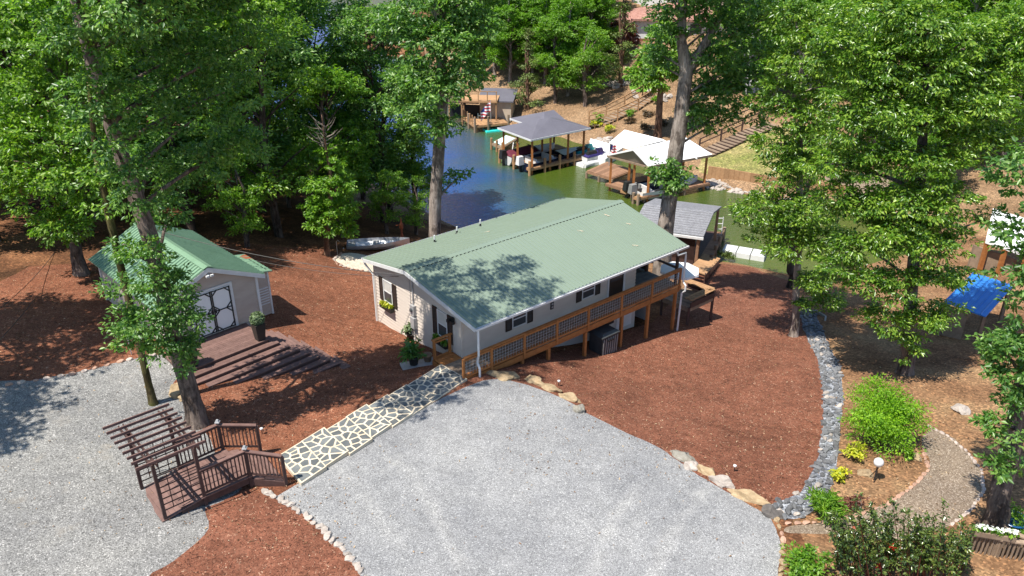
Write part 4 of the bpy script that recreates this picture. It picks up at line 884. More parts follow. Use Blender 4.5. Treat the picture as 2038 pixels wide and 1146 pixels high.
for i, (x, y, l, w, k, d) in enumerate(bl):
    p = G(x, y); a = math.atan2(-.62, .78) if i > 0 else R(-5)
    me = blob_mesh('border_boulder', 1, 20 + i, (1, 1, 1), 3, .5, k, 16)
    o = put('border_boulder', me, p + Vector((0, 0, -.03)), (l, w * 1.1, .3), a, None, .08)
    tag(o, f'{d} boulder, {ORD[i]} from the house corner in the curved gravel border', 'boulder', 'boulders between gravel lot and mulch')
def row(name, label, cat, pix, kinds, size, step, jit=.05, asp=1.0, zs=.4):
    ps = [G(*q) for q in pix]; t = thing(name, label, cat, ps[0])
    acc = 0; out = []
    for a, b in zip(ps, ps[1:]):
        L = (b - a).length; d = acc
        while d < L:
            p = a.lerp(b, d / L); out.append((p, math.atan2(b.y - a.y, b.x - a.x))); d += step * random.uniform(.85, 1.2)
        acc = d - L
    for p, rz in out:
        k = random.choice(kinds); q = (p.x + random.uniform(-jit, jit), p.y + random.uniform(-jit, jit)); s = size * random.uniform(.75, 1.25)
        me = BRICK[k] if k in BRICK else random.choice(STONES[k]); zz = H(*q) + .02
        put('stone' if k not in BRICK else 'edging_block', me, (q[0], q[1], zz), (s, s * asp, s), rz + (random.uniform(-.12, .12) if k in BRICK else random.uniform(-1, 1)), t)
    return t
row('stone_edging', 'row of small pale rocks along the mulch corner below the pergola', 'edging', [(527,978),(545,990),(575,1003),(600,1022),(620,1037),(650,1062),(672,1085),(690,1106),(712,1128),(730,1150)], ['whiterock'], .17, .24)
row('block_edging', 'row of pinkish edging blocks between pine straw and the left gravel drive', 'edging', [(-40,776),(0,768),(80,756),(160,741),(250,717),(318,703)], ['pinkblock', 'greyblock'], .2, .42, .02)
row('path_edging', 'curved row of pale edging blocks on the outer side of the garden path', 'edging', [(1850,850),(1885,868),(1925,900),(1952,935),(1957,975),(1935,1012),(1890,1048)], ['greyblock'], .14, .27, .015)
row('bed_edging', 'row of pinkish edging blocks round the inside of the garden path bed', 'edging', [(1838,905),(1848,935),(1815,970),(1765,1005),(1700,1028),(1640,1040),(1562,1042)], ['pinkblock'], .15, .3, .015)
row('lower_edging', 'short row of tan blocks along the lot edge near the bottom shrubs', 'edging', [(1545,1035),(1556,1070),(1560,1110),(1552,1150)], ['pinkblock', 'tanrock'], .16, .3, .03)
rb = bpy.data.objects.new('river_bed_stones', None); COL.objects.link(rb); c0 = G(1640, 800); rb.location = c0; rb['_b'] = list(c0); tag(rb, kind='structure')
poly = REG['river_bed']; xs = [p.x for p in poly]; ys = [p.y for p in poly]; n = 0; tries = 0; placed = []
while n < 290 and tries < 12000:
    tries += 1; q = (random.uniform(min(xs), max(xs)), random.uniform(min(ys), max(ys)))
    if not inside(poly, np.array([q]))[0]: continue
    s = random.uniform(.11, .21)
    if any((q[0] - a) ** 2 + (q[1] - b) ** 2 < (.62 * (s + c)) ** 2 for a, b, c in placed): continue
    placed.append((q[0], q[1], s)); put('stone', random.choice(STONES['slatestone' if random.random() < .9 else 'whiterock']), (q[0], q[1], H(*q) + .03), (s, s, s * .9), random.uniform(0, 6), rb, .3); n += 1
for x, y, s, k, lb in ((1912,818,.42,'whiterock','rounded pinkish boulder on the dry ground right of the lime shrub'),(1722,945,.28,'tanrock','small tan boulder beside the yellow shrubs'),(1824,912,.26,'tanrock','flat tan rock at the inner edge of the garden path'),(352,778,.5,'tanrock','yellowish flat rock between the mossy trunk and the oak'),(368,792,.32,'tanrock','small tan rock against the foot of the oak'),(1610,628,.3,'slatestone','grey rock by the top of the river bed')):
    p = G(x, y); tag(put('boulder', blob_mesh('boulder', 1, int(x), (1, .8, .45), 3, .3, k, 6), p + Vector((0, 0, .05)), s, random.uniform(0, 3)), lb, 'boulder')
# pond-like stone basin by the river bed
p = G(1622, 632); t = thing('stone_basin', 'six sided grey stone basin with gravel at the top of the river bed', 'basin', p)
for k in range(6):
    a0, a1 = R(60 * k), R(60 * k + 60); m = MB(); m.beam((p.x + .6 * math.cos(a0), p.y + .8 * math.sin(a0), p.z + .04), (p.x + .6 * math.cos(a1), p.y + .8 * math.sin(a1), p.z + .04), .1, .14); m.build('rim_stone', 'greyrock', t)

# ------------------------------------------------------------------ small things near the house
def potted(name, label, p, r, h, mat, leafm, size, n, spread, seed, up=.4):
    t = thing(name, label, 'plant', p); m = MB(); m.lathe(tuple(p), [(r * .7, 0), (r, h), (r * 1.08, h), (r * 1.08, h + .03), (r * .9, h + .03), (r * .88, h - .04)], 14); m.build('pot', mat, t, smooth=True)
    if leafm:
        g = np.random.default_rng(seed); c = np.array(p) + np.array([0, 0, h + spread * .7]) + g.normal(size=(n, 3)) * spread * .45
        V, F = leaves(c, 10, spread * .5, size, .3, .8, up, out_from=np.array(p) + np.array([0, 0, h]), seed=seed, droop=.4); leaf_obj('foliage', V, F, leafm, t)
    return t
pb = G(833, 725); m = MB(); fb = frame(pb, R(20)); m = MB(fb); m.box((-.75, -.3, -.05), (.75, .3, .06)); tag(m.build('pot_slab', 'galv', None, pb), 'pale stone slab under the potted plants by the gable wall', 'slab')
potted('potted_plant', 'bluish leafy plant in a black pot beside the flagstone walk', fb @ Vector((-.2, 0, .06)), .24, .36, 'pot', 'leafB', .3, 26, .5, 5)
potted('empty_pot', 'small brown round pot without a plant beside the black pot', fb @ Vector((.42, .05, .06)), .2, .3, 'terracotta', None, 0, 0, 0, 0)
pb = G(818, 675); potted('gable_plant', 'spiky plant in a dark square pot below the meter box', pb, .22, .3, 'pot', 'boxwood', .28, 14, .35, 6)
pb = G(806, 655); 
# path lights
for i, (x, y, lb) in enumerate(((1112,768,'small white path light by the border boulders near the house corner'),(1461,938,'small round path light in the mulch above the right border'),(522,864,'tiny solar light at the mulch edge beside the pergola steps'))):
    p = G(x, y); t = thing('path_light', lb, 'light', p); m = MB(); m.tube([p, p + Vector((0, 0, .22))], .015, 6); m.build('stake', 'black', t); m = MB(); m.lathe((p.x, p.y, p.z + .2), [(.03, 0), (.06, .03), (.06, .07), (.02, .09)], 10); m.build('cap', 'white', t)
p = G(1740, 955); t = thing('globe_lamp', 'white globe garden lamp on a short black stand among the yellow shrubs', 'lamp', p)
m = MB(); m.tube([p, p + Vector((0, 0, .62))], .03, 8)
for k in range(3): m.tube([p + Vector((.2 * math.cos(k * 2.1), .2 * math.sin(k * 2.1), 0)), p + Vector((0, 0, .45))], .015, 5)
m.build('stand', 'black', t); m = MB(); m.lathe((p.x, p.y, p.z + .6), [(.02, 0), (.1, .03), (.155, .1), (.17, .17), (.155, .25), (.1, .31), (.02, .34)], 14); m.build('globe', 'white', t, smooth=True)
# aluminium boat, hand pump, sand ring by the back yard
def hull(name, F, L, W, Hh, mat, parent, smooth=True, square=False, open_=True):
    n = 13; m = MB(F); secs = []
    for i in range(n):
        t = i / (n - 1); w = W / 2 * (1 - (t ** 3.2) * .97); w *= (.86 + .14 * min(1, t / .2)); sheer = Hh * (1 + .3 * t ** 2); keel = Hh * .45 * max(0, t - .65) ** 1.6 * 3
        secs.append([(t * L, -w, sheer), (t * L, -w * .93, sheer * .55 + keel * .5), (t * L, -w * .55, .08 * Hh + keel), (t * L, 0, keel), (t * L, w * .55, .08 * Hh + keel), (t * L, w * .93, sheer * .55 + keel * .5), (t * L, w, sheer)])
    vs = [p for s in secs for p in s]; fs = [(i * 7 + j, i * 7 + j + 1, (i + 1) * 7 + j + 1, (i + 1) * 7 + j) for i in range(n - 1) for j in range(6)] + [tuple(range(7))[::-1]]
    m.add(vs, fs)
    return m.build(name, mat, parent, smooth=False), secs
p = at(748, 488, -2.0); p.z = H(p.x, p.y); bf = frame(p + Vector((-1.75, -.3, .1)), R(8)); t = thing('aluminium_boat', 'silver open fishing boat lying on the dark ground behind the house', 'boat', p)
hull('hull', bf, 3.9, 1.25, .45, 'alu', t)
m = MB(bf); m.box((.05, -.5, .28), (.5, .5, .33)); m.build('seat', 'galv', t); m = MB(bf); m.box((1.6, -.56, .28), (1.95, .56, .33)); m.build('seat', 'galv', t)
m = MB(bf); m.tube([(-.15, -.3, .2), (-.45, -.35, .05)], .09, 8); m.build('wheel', 'white', t)
p = at(800, 470, -2.6); p.z = H(p.x, p.y); t = thing('hand_pump', 'rusty orange hand pump standing between the boat and the tall trunk', 'pump', p)
m = MB(); m.lathe(tuple(p), [(.1, 0), (.1, .5), (.06, .55), (.06, .9), (.13, .95), (.13, 1.25), (.06, 1.35), (.02, 1.7)], 8); m.build('body', 'orange', t); m = MB(); m.tube([p + Vector((0, 0, 1.2)), p + Vector((-.35, 0, 1.15))], .03, 5); m.build('spout', 'orange', t)
row('ring_edging', 'rounded brick edging at the left end of the pale sand pad', 'edging', [(745,540),(700,536),(672,527),(664,516),(680,504)], ['pinkblock', 'greyblock'], .16, .3, .02)
p = G(672, 508); t = thing('shepherd_hook', 'thin curled metal hook standing at the end of the sand pad', 'garden hook', p); m = MB(); m.tube([p, p + Vector((0, 0, .9)), p + Vector((.1, 0, 1.0)), p + Vector((.2, 0, .9))], .015, 5); m.build('rod', 'galv', t)
# fallen twigs on the roof
rt = random.Random(5)
def on_roof(px, py):
    r = ray(px, py)
    for tt in np.linspace(24, 60, 4000):
        q = HF.inverted() @ (Vector((0, 0, CAM_H)) + r * (tt / r.y))
        if -.2 < q.x < 13.3 and 0 < q.y < RW and q.z < roofz(q.y) + .03: return Vector((q.x, q.y, roofz(q.y) + .03))
for i, (px, py, lb) in enumerate(((1208,428,'pale forked twig lying near the ridge at the lake end of the roof'),(1250,445,'pale bent twig on the right slope below the ridge'),(1264,488,'short yellow twig low on the right slope near the gutter'),(970,461,'long thin twig on the far slope beside the vent pipes'),(1155,459,'small curled leaf scrap in the middle of the right slope'))):
    q = on_roof(px, py)
    if q is None: continue
    a = rt.uniform(0, 3); m = MB(HF); L = .15
    f = lambda s, b: (q.x + math.cos(a + b) * s, q.y + math.sin(a + b) * s, roofz(q.y + math.sin(a + b) * s) + .035)
    m.tube([f(-L, 0), f(0, .3), f(L, .2)], .014, 5); m.tube([f(0, 0), f(L * .8, .9)], .014, 5); m.tube([f(-.1, 0), f(L * .7, 2.2)], .012, 5)
    tag(m.build('fallen_twig', 'mortar', None, HF @ q), lb, 'twig')
# cables
def cable(pts, sag, label, r=.012):
    m = MB(); out = []
    for a, b in zip(pts, pts[1:]):
        a, b = Vector(a), Vector(b)
        for k in range(13): t = k / 12; out.append(a.lerp(b, t) - Vector((0, 0, sag * 4 * t * (1 - t))))
    m.tube(out, r, 5); tag(m.build('power_cable', 'wire', None, Vector(pts[0])), label, 'cable', 'overhead cables')
cable([atY(300, 455, 33.5), hp(-.3, RV, RZ - .25)], .35, 'upper black cable from the mossy trunk over the shed roof to the house gable', .016)
cable([atY(330, 470, 36), hp(.25, 6.2, 2.2)], .5, 'lower thin cable passing over the lean-to towards the gable window', .011)
cable([atY(110, 500, 39), atY(-60, 655, 25)], .3, 'upper of two cables crossing above the pine straw at the left edge', .014)
cable([atY(125, 512, 39), atY(-60, 735, 24)], .3, 'lower of two cables crossing above the pine straw at the left edge', .014)
# small flag by the shed deck
p = G(262, 705); t = thing('garden_flag', 'small striped flag on a pole half hidden in the oak foliage', 'flag', p); m = MB(); m.tube([p, p + Vector((0, 0, 1.5))], .02, 6); m.build('pole', 'galv', t)
m = MB(); m.add([(p.x + .03 + .5 * i / 6, p.y + .05 * math.sin(i), p.z + 1.42 - .5 * j - .03 * i) for j in range(2) for i in range(7)], [(i, i + 7, i + 8, i + 1) for i in range(6)]); m.build('flag_cloth', 'flag', t)

# dry leaves and bark bits lying about (nobody could count them)
g = np.random.default_rng(21)
def scatter(name, label, pix, n, size, seed):
    c = []
    for x0, x1, y0, y1, k in pix:
        pp = [(at(x, y, -.5)) for x, y in zip(g.uniform(x0, x1, int(n * k)), g.uniform(y0, y1, int(n * k)))]
        hs = hts([(p.x, p.y) for p in pp])
        c += [(p.x, p.y, h + .035) for p, h in zip(pp, hs)]
    V, F = leaves(c, 1, .02, size, .4, .3, 2.0, seed=seed, droop=0); o = leaf_obj(name, V, F, 'debris', None, (0, 0, 0)); tag(o, label, 'leaves', kind='stuff')
scatter('dry_leaves', 'dry leaves and pale bark bits scattered over mulch and gravel', [(0, 720, 480, 760, .35), (1000, 1640, 560, 980, .3), (560, 1540, 780, 1146, .06), (0, 420, 760, 1146, .06), (1660, 2038, 600, 1140, .25), (330, 720, 990, 1146, .08)], 2600, .085, 31)
# ------------------------------------------------------------------ docks and boats
def plank_deck(t, quad, z, mat='dockwood', step=.35, name='deck_board', th=.06, max_n=40):
    """boards laid across the quad a,b,c,d (boards run a->d, spaced along a->b)"""
    a, b, c, d = [Vector((p[0], p[1], z)) for p in quad]; L = max((b - a).length, (c - d).length); n = min(max_n, max(2, int(L / step)))
    for k in range(n):
        t0, t1 = k / n, (k + .93) / n; m = MB(); q = [a.lerp(b, t0), a.lerp(b, t1), d.lerp(c, t1), d.lerp(c, t0)]
        if (q[1] - q[0]).cross(q[2] - q[0]).z < 0: q = q[::-1]
        m.slab(q, th); m.build(name, mat, t)
    m = MB(); q = [a, b, c, d]
    for p, r_ in zip(q, q[1:] + q[:1]): m.beam(p - Vector((0, 0, .16)), r_ - Vector((0, 0, .16)), .08, .18)
    m.build('deck_frame', mat, t)
def piles(t, ps, z0=-8.2, z1=-5.2, mat='greywood', r=.13):
    for p in ps: m = MB(); m.tube([(p[0], p[1], z0), (p[0], p[1], z1)], r, 8); m.build('pile', mat, t)
def dock_posts(t, ps, z0, z1, mat='dockwood', w=.16):
    for p in ps: m = MB(); m.box((p[0] - w / 2, p[1] - w / 2, z0), (p[0] + w / 2, p[1] + w / 2, z1)); m.build('roof_post', mat, t)
def lerp4(q, s, t): return q[0].lerp(q[1], s).lerp(q[3].lerp(q[2], s), t)
def outboard(F, mat, parent, s=1.0):
    o = MB(F); o.prism([(-.55 * s, -.24 * s), (.05 * s, -.2 * s), (.05 * s, .2 * s), (-.55 * s, .24 * s)], .55 * s, 1.25 * s, .22); c = o.build('outboard_motor', mat, parent)
    o = MB(F); o.box((-.32 * s, -.08 * s, -.35 * s), (-.12 * s, .08 * s, .56 * s)); o.box((-.5 * s, -.05 * s, -.4 * s), (.0, .05 * s, -.34 * s)); o.build('motor_leg', 'black', c)
def motorboat(name, label, p, ang, L, W, hullm, topm, motorm, group='boats under the dock roofs', cover=None):
    t = thing(name, label, 'boat', p, group); F = frame(p, ang); hull('hull', F, L, W, .95, hullm, t)
    m = MB(F); n = 9; vs = []
    for i in range(n):
        tt = i / (n - 1) * .97; w = W / 2 * (1 - (tt ** 3.2) * .97) * .96; s = .95 * (1 + .3 * tt ** 2) - .02; vs += [(tt * L, -w, s), (tt * L, w, s)]
    m.add(vs, [(2 * i, 2 * i + 2, 2 * i + 3, 2 * i + 1) for i in range(5, n - 1)]); m.build('foredeck', 'white', t)
    m = MB(F); m.add([(.05 * L, -W * .4, .55), (.62 * L, -W * .4, .55), (.62 * L, W * .4, .55), (.05 * L, W * .4, .55)], [(0, 1, 2, 3)]); m.build('cockpit_floor', 'tan', t)
    for x in (.12, .4):
        m = MB(F); m.box((x * L, -W * .36, .56), (x * L + .55, W * .36, .9)); m.box((x * L, -W * .36, .9), (x * L + .15, W * .36, 1.2)); m.build('seat', topm, t)
    m = MB(F); m.add([(.58 * L, -W * .42, 1.05), (.58 * L, W * .42, 1.05), (.5 * L, W * .36, 1.5), (.5 * L, -W * .36, 1.5)], [(0, 1, 2, 3)]); m.build('windshield', 'glass', t)
    if cover: m = MB(F); m.add([(0, -W * .45, 1.0), (0, W * .45, 1.0), (.25 * L, -W * .47, 1.05), (.25 * L, W * .47, 1.05), (.05 * L, 0, 1.35), (.45 * L, 0, 1.55), (.55 * L, -W * .46, 1.1), (.55 * L, W * .46, 1.1)], [(0, 2, 5, 4), (1, 4, 5, 3), (0, 4, 1), (2, 6, 5), (3, 5, 7), (5, 6, 7)]); m.build('cover', cover, t)
    outboard(F @ Matrix.Translation((-.05, 0, .1)), motorm, t, 1.15); return t
def jetski(label, p, ang, c):
    t = thing('jet_ski', label, 'jet ski', p, 'jet skis on floating ports'); F = frame(p, ang)
    hull('hull', F, 2.9, 1.1, .5, 'white', t)
    m = MB(F); m.prism([(.15, -.42), (2.0, -.45), (2.75, 0), (2.0, .45), (.15, .42)], .5, .68, .2); m.build('deck', c, t)
    m = MB(F); m.prism([(.35, -.2), (1.5, -.22), (1.5, .22), (.35, .2)], .68, .98, .15); m.build('seat', 'black', t)
    m = MB(F); m.prism([(1.45, -.3), (2.4, -.12), (2.4, .12), (1.45, .3)], .66, 1.1, .35); m.build('hood', c, t)
    m = MB(F); m.tube([(1.5, -.38, 1.15), (1.55, 0, 1.1), (1.5, .38, 1.15)], .03, 5); m.build('handlebar', 'black', t)
def flag_on_pole(label, p, h, w, ang=0):
    t = thing('flag', label, 'flag', p); m = MB(); m.tube([p, p + Vector((0, 0, h))], .04, 6); m.build('pole', 'galv', t)
    m = MB(); n = 8; m.add([(p.x + w * .7 * i / n * math.cos(ang), p.y + .12 * math.sin(i * 1.3), p.z + h - .1 - j * 1.1 - w * .75 * (i / n) ** 1.3) for j in range(2) for i in range(n + 1)], [(i, i + n + 1, i + n + 2, i + 1) for i in range(n)]); m.build('flag_cloth', 'flag', t)

# ---- own dock behind the house
DZ = -5.3
t = thing('boathouse', 'boathouse with grey shingled roof and plank dock behind the green roof', 'boathouse', at(1390, 470, DZ))
e0, e1 = at(1316, 457, -2.7), at(1400, 471, -2.7); r0, r1 = at(1283, 405, -2.05), at(1421, 422, -2.05)
e0 = e1 + (r0 - r1).normalized() * (r0 - r1).length; e0.z = -2.7
b0 = r0 + (r0 - e0); b1 = r1 + (r1 - e1); b0.z = b1.z = -2.7
m = MB(); m.slab([e0, e1, r1, r0], .12); ro = m.build('roof', 'shingle', t); m = MB(); m.slab([r0, r1, b1, b0], .12); m.build('back_slope', 'shingle', ro)
nsh = 11
for k in range(nsh):
    a, b = e0.lerp(r0, k / nsh), e1.lerp(r1, k / nsh); c, d = e0.lerp(r0, (k + 1.0) / nsh), e1.lerp(r1, (k + 1.0) / nsh); up = Vector((0, 0, .035)); m = MB(); m.add([a + up, b + up, d + up * .3, c + up * .3, a, b], [(0, 1, 2, 3), (4, 5, 1, 0)]); m.build('shingle_course', 'shingle', ro)
m = MB(); m.beam(e0 - Vector((0, .04, .14)), e1 - Vector((0, .04, .14)), .12, .16); m.build('gutter', 'white', t)
q = [e0, e1, b1, b0]
dock_posts(t, [e1 - Vector((.25, -.3, 0)), b1 - Vector((.3, .3, 0)), e1.lerp(e0, .5) + Vector((0, .3, 0))], -6.5, -2.75)
m = MB(); w0, w1 = e0 + Vector((.1, .35, 0)), e1 + Vector((-.4, .35, 0)); m.add([(w0.x, w0.y, -4.6), (w1.x, w1.y, -4.6), (w1.x, w1.y, -2.9), (w0.x, w0.y, -2.9)], [(0, 1, 2, 3)]); m.slab([(w0.x, w0.y, -2.9), (w1.x, w1.y, -2.9), (w1.x, w1.y + .1, -2.9), (w0.x, w0.y + .1, -2.9)], 2.3); m.build('side_wall', 'darkwood', t)
# boards of the side pier; the shaded slip lies between pier and roof
A_, B_, C_, D_ = at(1415, 516, DZ), at(1441, 462, DZ), at(1424, 460, DZ), at(1392, 514, DZ)
t2 = thing('pier', 'narrow plank pier with shadow-coloured landing running out beside the shingled boathouse', 'pier', A_)
plank_deck(t2, (A_, B_, C_, D_), DZ, 'dockwood', .22)
plank_deck(t2, (D_, C_, at(1402, 458, DZ), at(1372, 500, DZ)), DZ - .03, 'darkwood', .3)  # landing boards coloured dark to stand for the boathouse roof's shadow
plank_deck(t2, (at(1360, 520, DZ), A_, D_, at(1372, 500, DZ)), DZ + .02, 'tanwood', .3, max_n=10)
piles(t2, [A_, B_, C_, A_.lerp(B_, .33), A_.lerp(B_, .66)], -8.2, -4.9)
m = MB(); pz = at(1387, 512, DZ); m.box((pz.x - .09, pz.y - .09, -6), (pz.x + .09, pz.y + .09, -3.6)); m.build('mooring_post', 'cedar', t2)
p = at(1430, 466, DZ); t = thing('dock_ladder', 'white metal ladder standing at the end of the plank pier', 'ladder', p)
for dx in (-.22, .22): m = MB(); m.tube([(p.x + dx, p.y, -6.6), (p.x + dx, p.y, -3.9)], .035, 6); m.build('rail', 'white', t)
for k in range(6): m = MB(); m.tube([(p.x - .22, p.y, -6.2 + k * .44), (p.x + .22, p.y, -6.2 + k * .44)], .03, 6); m.build('rung', 'white', t)
fa, fb_ = at(1440, 494, -5.7), at(1525, 508, -5.7); t = thing('floating_dock', 'low white floating platform moored beside the pier', 'floating dock', fa)
d = (fb_ - fa).normalized(); s_ = Vector((-d.y, d.x, 0))
for k in range(3):
    a = fa + d * ((fb_ - fa).length * k / 3); b = fa + d * ((fb_ - fa).length * (k + .96) / 3); m = MB(); m.prism([(a - s_ * .6).xy, (b - s_ * .6).xy, (b + s_ * .7).xy, (a + s_ * .7).xy], -6.15, -5.62, .05); m.build('float', 'white', t)
# stairs from the lower deck to the pier
st = thing('dock_stairs', 'short run of wood steps from the lower deck down to the pier', 'stairs', at(1400, 530, -4))
s0, s1 = at(1392, 545, -3.4), at(1422, 514, DZ); sw = Vector((.75, -.65, 0)).normalized()
for k in range(8):
    p = s0.lerp(s1, (k + .5) / 8); m = MB(); m.slab([p + sw * .35, p + sw * .35 + Vector((.25, .38, 0)), p - sw * .9 + Vector((.25, .38, 0)), p - sw * .9], .06); m.build('step', 'tanwood', st); m = MB(); m.beam(p + sw * .36 - Vector((0, 0, .9)), p + sw * .36 + Vector((0, 0, .05)), .3, .06, (1, 0, 0)); m.build('stringer', 'darkwood', st)
# lower deck with L bench and umbrella
LZ = -1.75
ld = thing('lower_deck', 'lower wood deck with L shaped bench behind the house corner', 'deck', at(1380, 600, LZ))
k0, k1, k2 = at(1373, 597, LZ + .45), at(1421, 575, LZ + .45), at(1368, 556, LZ + .45)
dq = [Vector((*k0.xy, 0)), Vector((*k1.xy, 0)), Vector((*k2.xy, 0)), Vector((*(k0 + k2 - k1).xy, 0))]
plank_deck(ld, dq, LZ, 'greywood', .16, max_n=18)
for a, b, mm in ((k0, k1, 'tanwood'), (k1, k2, 'tanwood')):
    dd = (b - a).normalized(); ss = Vector((-dd.y, dd.x, 0))
    for k in range(3): m = MB(); m.beam(a + ss * (.16 * k - .05), b + ss * (.16 * k - .05) - dd * .02, .14, .045); m.build('bench_slat', mm, ld)
    m = MB(); m.beam(a - Vector((0, 0, .3)) - ss * .08, b - Vector((0, 0, .3)) - ss * .08, .04, .3); m.build('skirt_board', 'darkwood', ld)
for p in dq: m = MB(); m.box((p.x - .06, p.y - .06, H(p.x, p.y) - .2), (p.x + .06, p.y + .06, LZ)); m.build('post', 'darkwood', ld)
up = at(1354, 525, .55); t = thing('patio_umbrella', 'open white octagonal patio umbrella behind the rear downspout', 'umbrella', Vector((up.x, up.y, LZ)))
m = MB(); n = 8; vs = [(up.x, up.y, .62)] + [(up.x + 1.05 * math.cos(R(45 * k + 10)), up.y + 1.05 * math.sin(R(45 * k + 10)), .22) for k in range(8)] + [(up.x + 1.07 * math.cos(R(45 * k + 10)), up.y + 1.07 * math.sin(R(45 * k + 10)), .1) for k in range(8)]
m.add(vs, [(0, 1 + k, 1 + (k + 1) % 8) for k in range(8)] + [(1 + k, 9 + k, 9 + (k + 1) % 8, 1 + (k + 1) % 8) for k in range(8)]); m.build('canopy', 'darkcanvas', t); m = MB(); m.tube([(up.x, up.y, LZ - 1), (up.x, up.y, .65)], .03, 8); m.build('pole', 'galv', t)
# ---- grey hip roof dock
EV, TP = -2.5, -1.5
t = thing('covered_dock', 'boat dock with charcoal hip roof across the cove', 'boathouse', at(1060, 320, WATER))
L_, F_, R_ = at(990.5, 253.4, EV), at(1056.7, 278, EV), at(1175.7, 254, EV); B_ = L_ + R_ - F_; a1, a2 = at(1072.7, 237, TP), at(1094, 234.5, TP)
def facet(parent, pts_, name, mat, th=.1):
    m = MB(); q = [Vector(p) for p in pts_]; nrm = (q[1] - q[0]).cross(q[2] - q[0])
    if nrm.z < 0: q = q[::-1]
    m.slab(q, th); return m.build(name, mat, parent)
facet(t, [F_, R_, a2, a1], 'roof_slope', 'slateroof'); facet(t, [F_, a1, L_], 'roof_slope', 'slateroof'); facet(t, [L_, a1, a2, B_], 'roof_slope', 'slateroof'); facet(t, [R_, B_, a2], 'roof_slope', 'slateroof')
rd = (R_ - F_).normalized(); fd = (F_ - L_).normalized(); x1 = at(1015, 235, EV); x2 = x1 + fd * 5.5; x3 = x1 + rd * 3.4; x4 = x2 + rd * 3.4
y1 = (x1 + x2) / 2 + rd * 2.2; y1.z = TP - .1; y2 = (x3 + x4) / 2; y2.z = TP - .1
facet(t, [x1, x2, y1], 'roof_slope', 'slateroof'); facet(t, [x2, x4, y2, y1], 'roof_slope', 'slateroof'); facet(t, [x1, y1, y2, x3], 'roof_slope', 'slateroof')
m = MB()
for a, b in ((L_, F_), (F_, R_), (x1, x2)): m.beam(a - Vector((0, 0, .08)), b - Vector((0, 0, .08)), .08, .16)
m.build('fascia', 'white', t)
q4 = [F_, R_, B_, L_]; ins = lambda s, u: lerp4(q4, s, u)
dock_posts(t, [ins(.06, .07), ins(.36, .07), ins(.66, .07), ins(.93, .07), ins(.06, .5), ins(.06, .93), ins(.93, .93), ins(.5, .55)], -6.4, EV - .05, 'cedar', .2)
for s0, s1, u0, u1 in ((.0, 1.0, .02, .12), (.0, 1.0, .46, .55), (.82, 1.0, .12, .46), (.82, 1.0, .55, .95)):
    plank_deck(t, [ins(s0, u0), ins(s1, u0), ins(s1, u1), ins(s0, u1)], DZ, 'tanwood', .8, max_n=14)
piles(t, [ins(s, .03) for s in (0, .25, .5, .75, 1)] + [ins(0, .5), ins(0, .95)], -8.3, -4.6, 'tanwood')
F0 = math.atan2((R_ - F_).y, (R_ - F_).x)
o = ins(.04, .3); motorboat('navy_boat', 'navy runabout with white outboard motor under the charcoal hip roof', Vector((o.x, o.y, -6.0)), F0, 7.2, 2.4, 'navy', 'white', 'white')
o = ins(.02, .78); motorboat('covered_boat', 'white boat with maroon cover and black outboard under the charcoal hip roof', Vector((o.x, o.y, -6.0)), F0, 6.0, 2.2, 'white', 'maroon', 'black', cover='maroon')
mq = [at(978, 284, DZ), at(1000, 293, DZ), at(1030, 275, DZ), at(1008, 268, DZ)]
t = thing('swim_platform', 'side platform with pale turquoise mat left of the hip roofed dock', 'platform', mq[0]); plank_deck(t, mq, DZ, 'greywood', .5, max_n=12); m = MB(); m.slab([Vector((*lerp4(mq, s, u).xy, DZ + .06)) for s, u in ((.1, .08), (.9, .08), (.9, .9), (.1, .9))][::-1], .05); m.build('foam_mat', 'palemat', t); piles(t, mq[:2] + [mq[0].lerp(mq[1], .5)], -8.3, -4.8, 'tanwood')
for (px, py), lb in (((1022, 318), 'leaning dock ladder between the two boats of the hip roofed dock'),):
    p = at(px, py, -6.1); t = thing('boarding_ladder', lb, 'ladder', p)
    for dx in (-.25, .25): m = MB(); m.beam(p + Vector((dx, 0, 0)), p + Vector((dx + .25, .7, 1.6)), .08, .06); m.build('rail', 'white', t)
    for k in range(4): a = p + Vector((.25, .7, 1.6)) * ((k + .5) / 4); m = MB(); m.beam(a - Vector((.25, 0, 0)), a + Vector((.25, 0, 0)), .2, .06); m.build('rung', 'black', t)
# ---- far left dock
fz = -5.2; q = [at(945, 250, fz), at(1012, 244, fz), at(992, 228, fz), at(921, 233, fz)]
t = thing('plank_dock', 'open orange plank dock with stone building behind on the far shore', 'dock', q[0]); plank_deck(t, q, fz, 'tanwood', .5, max_n=20); piles(t, q[:2] + [q[3], q[0].lerp(q[3], .5), q[0].lerp(q[1], .4)], -8.3, -4.3, 'greywood')
for s in np.linspace(0, 1, 6): p = q[0].lerp(q[3], s); m = MB(); m.box((p.x - .06, p.y - .06, fz), (p.x + .06, p.y + .06, fz + 1.0)); m.build('rail_post', 'tanwood', t)
p = at(957, 255, -6.3); t = thing('swim_ladder', 'pale swim ladder hanging from the far plank dock', 'ladder', p)
for dx in (-.3, .3): m = MB(); m.tube([p + Vector((dx, 0, 0)), p + Vector((dx, .1, 1.7))], .05, 6); m.build('rail', 'palemat', t)
for k in range(4): m = MB(); m.tube([p + Vector((-.3, 0, .25 + .4 * k)), p + Vector((.3, 0, .25 + .4 * k))], .045, 6); m.build('rung', 'palemat', t)
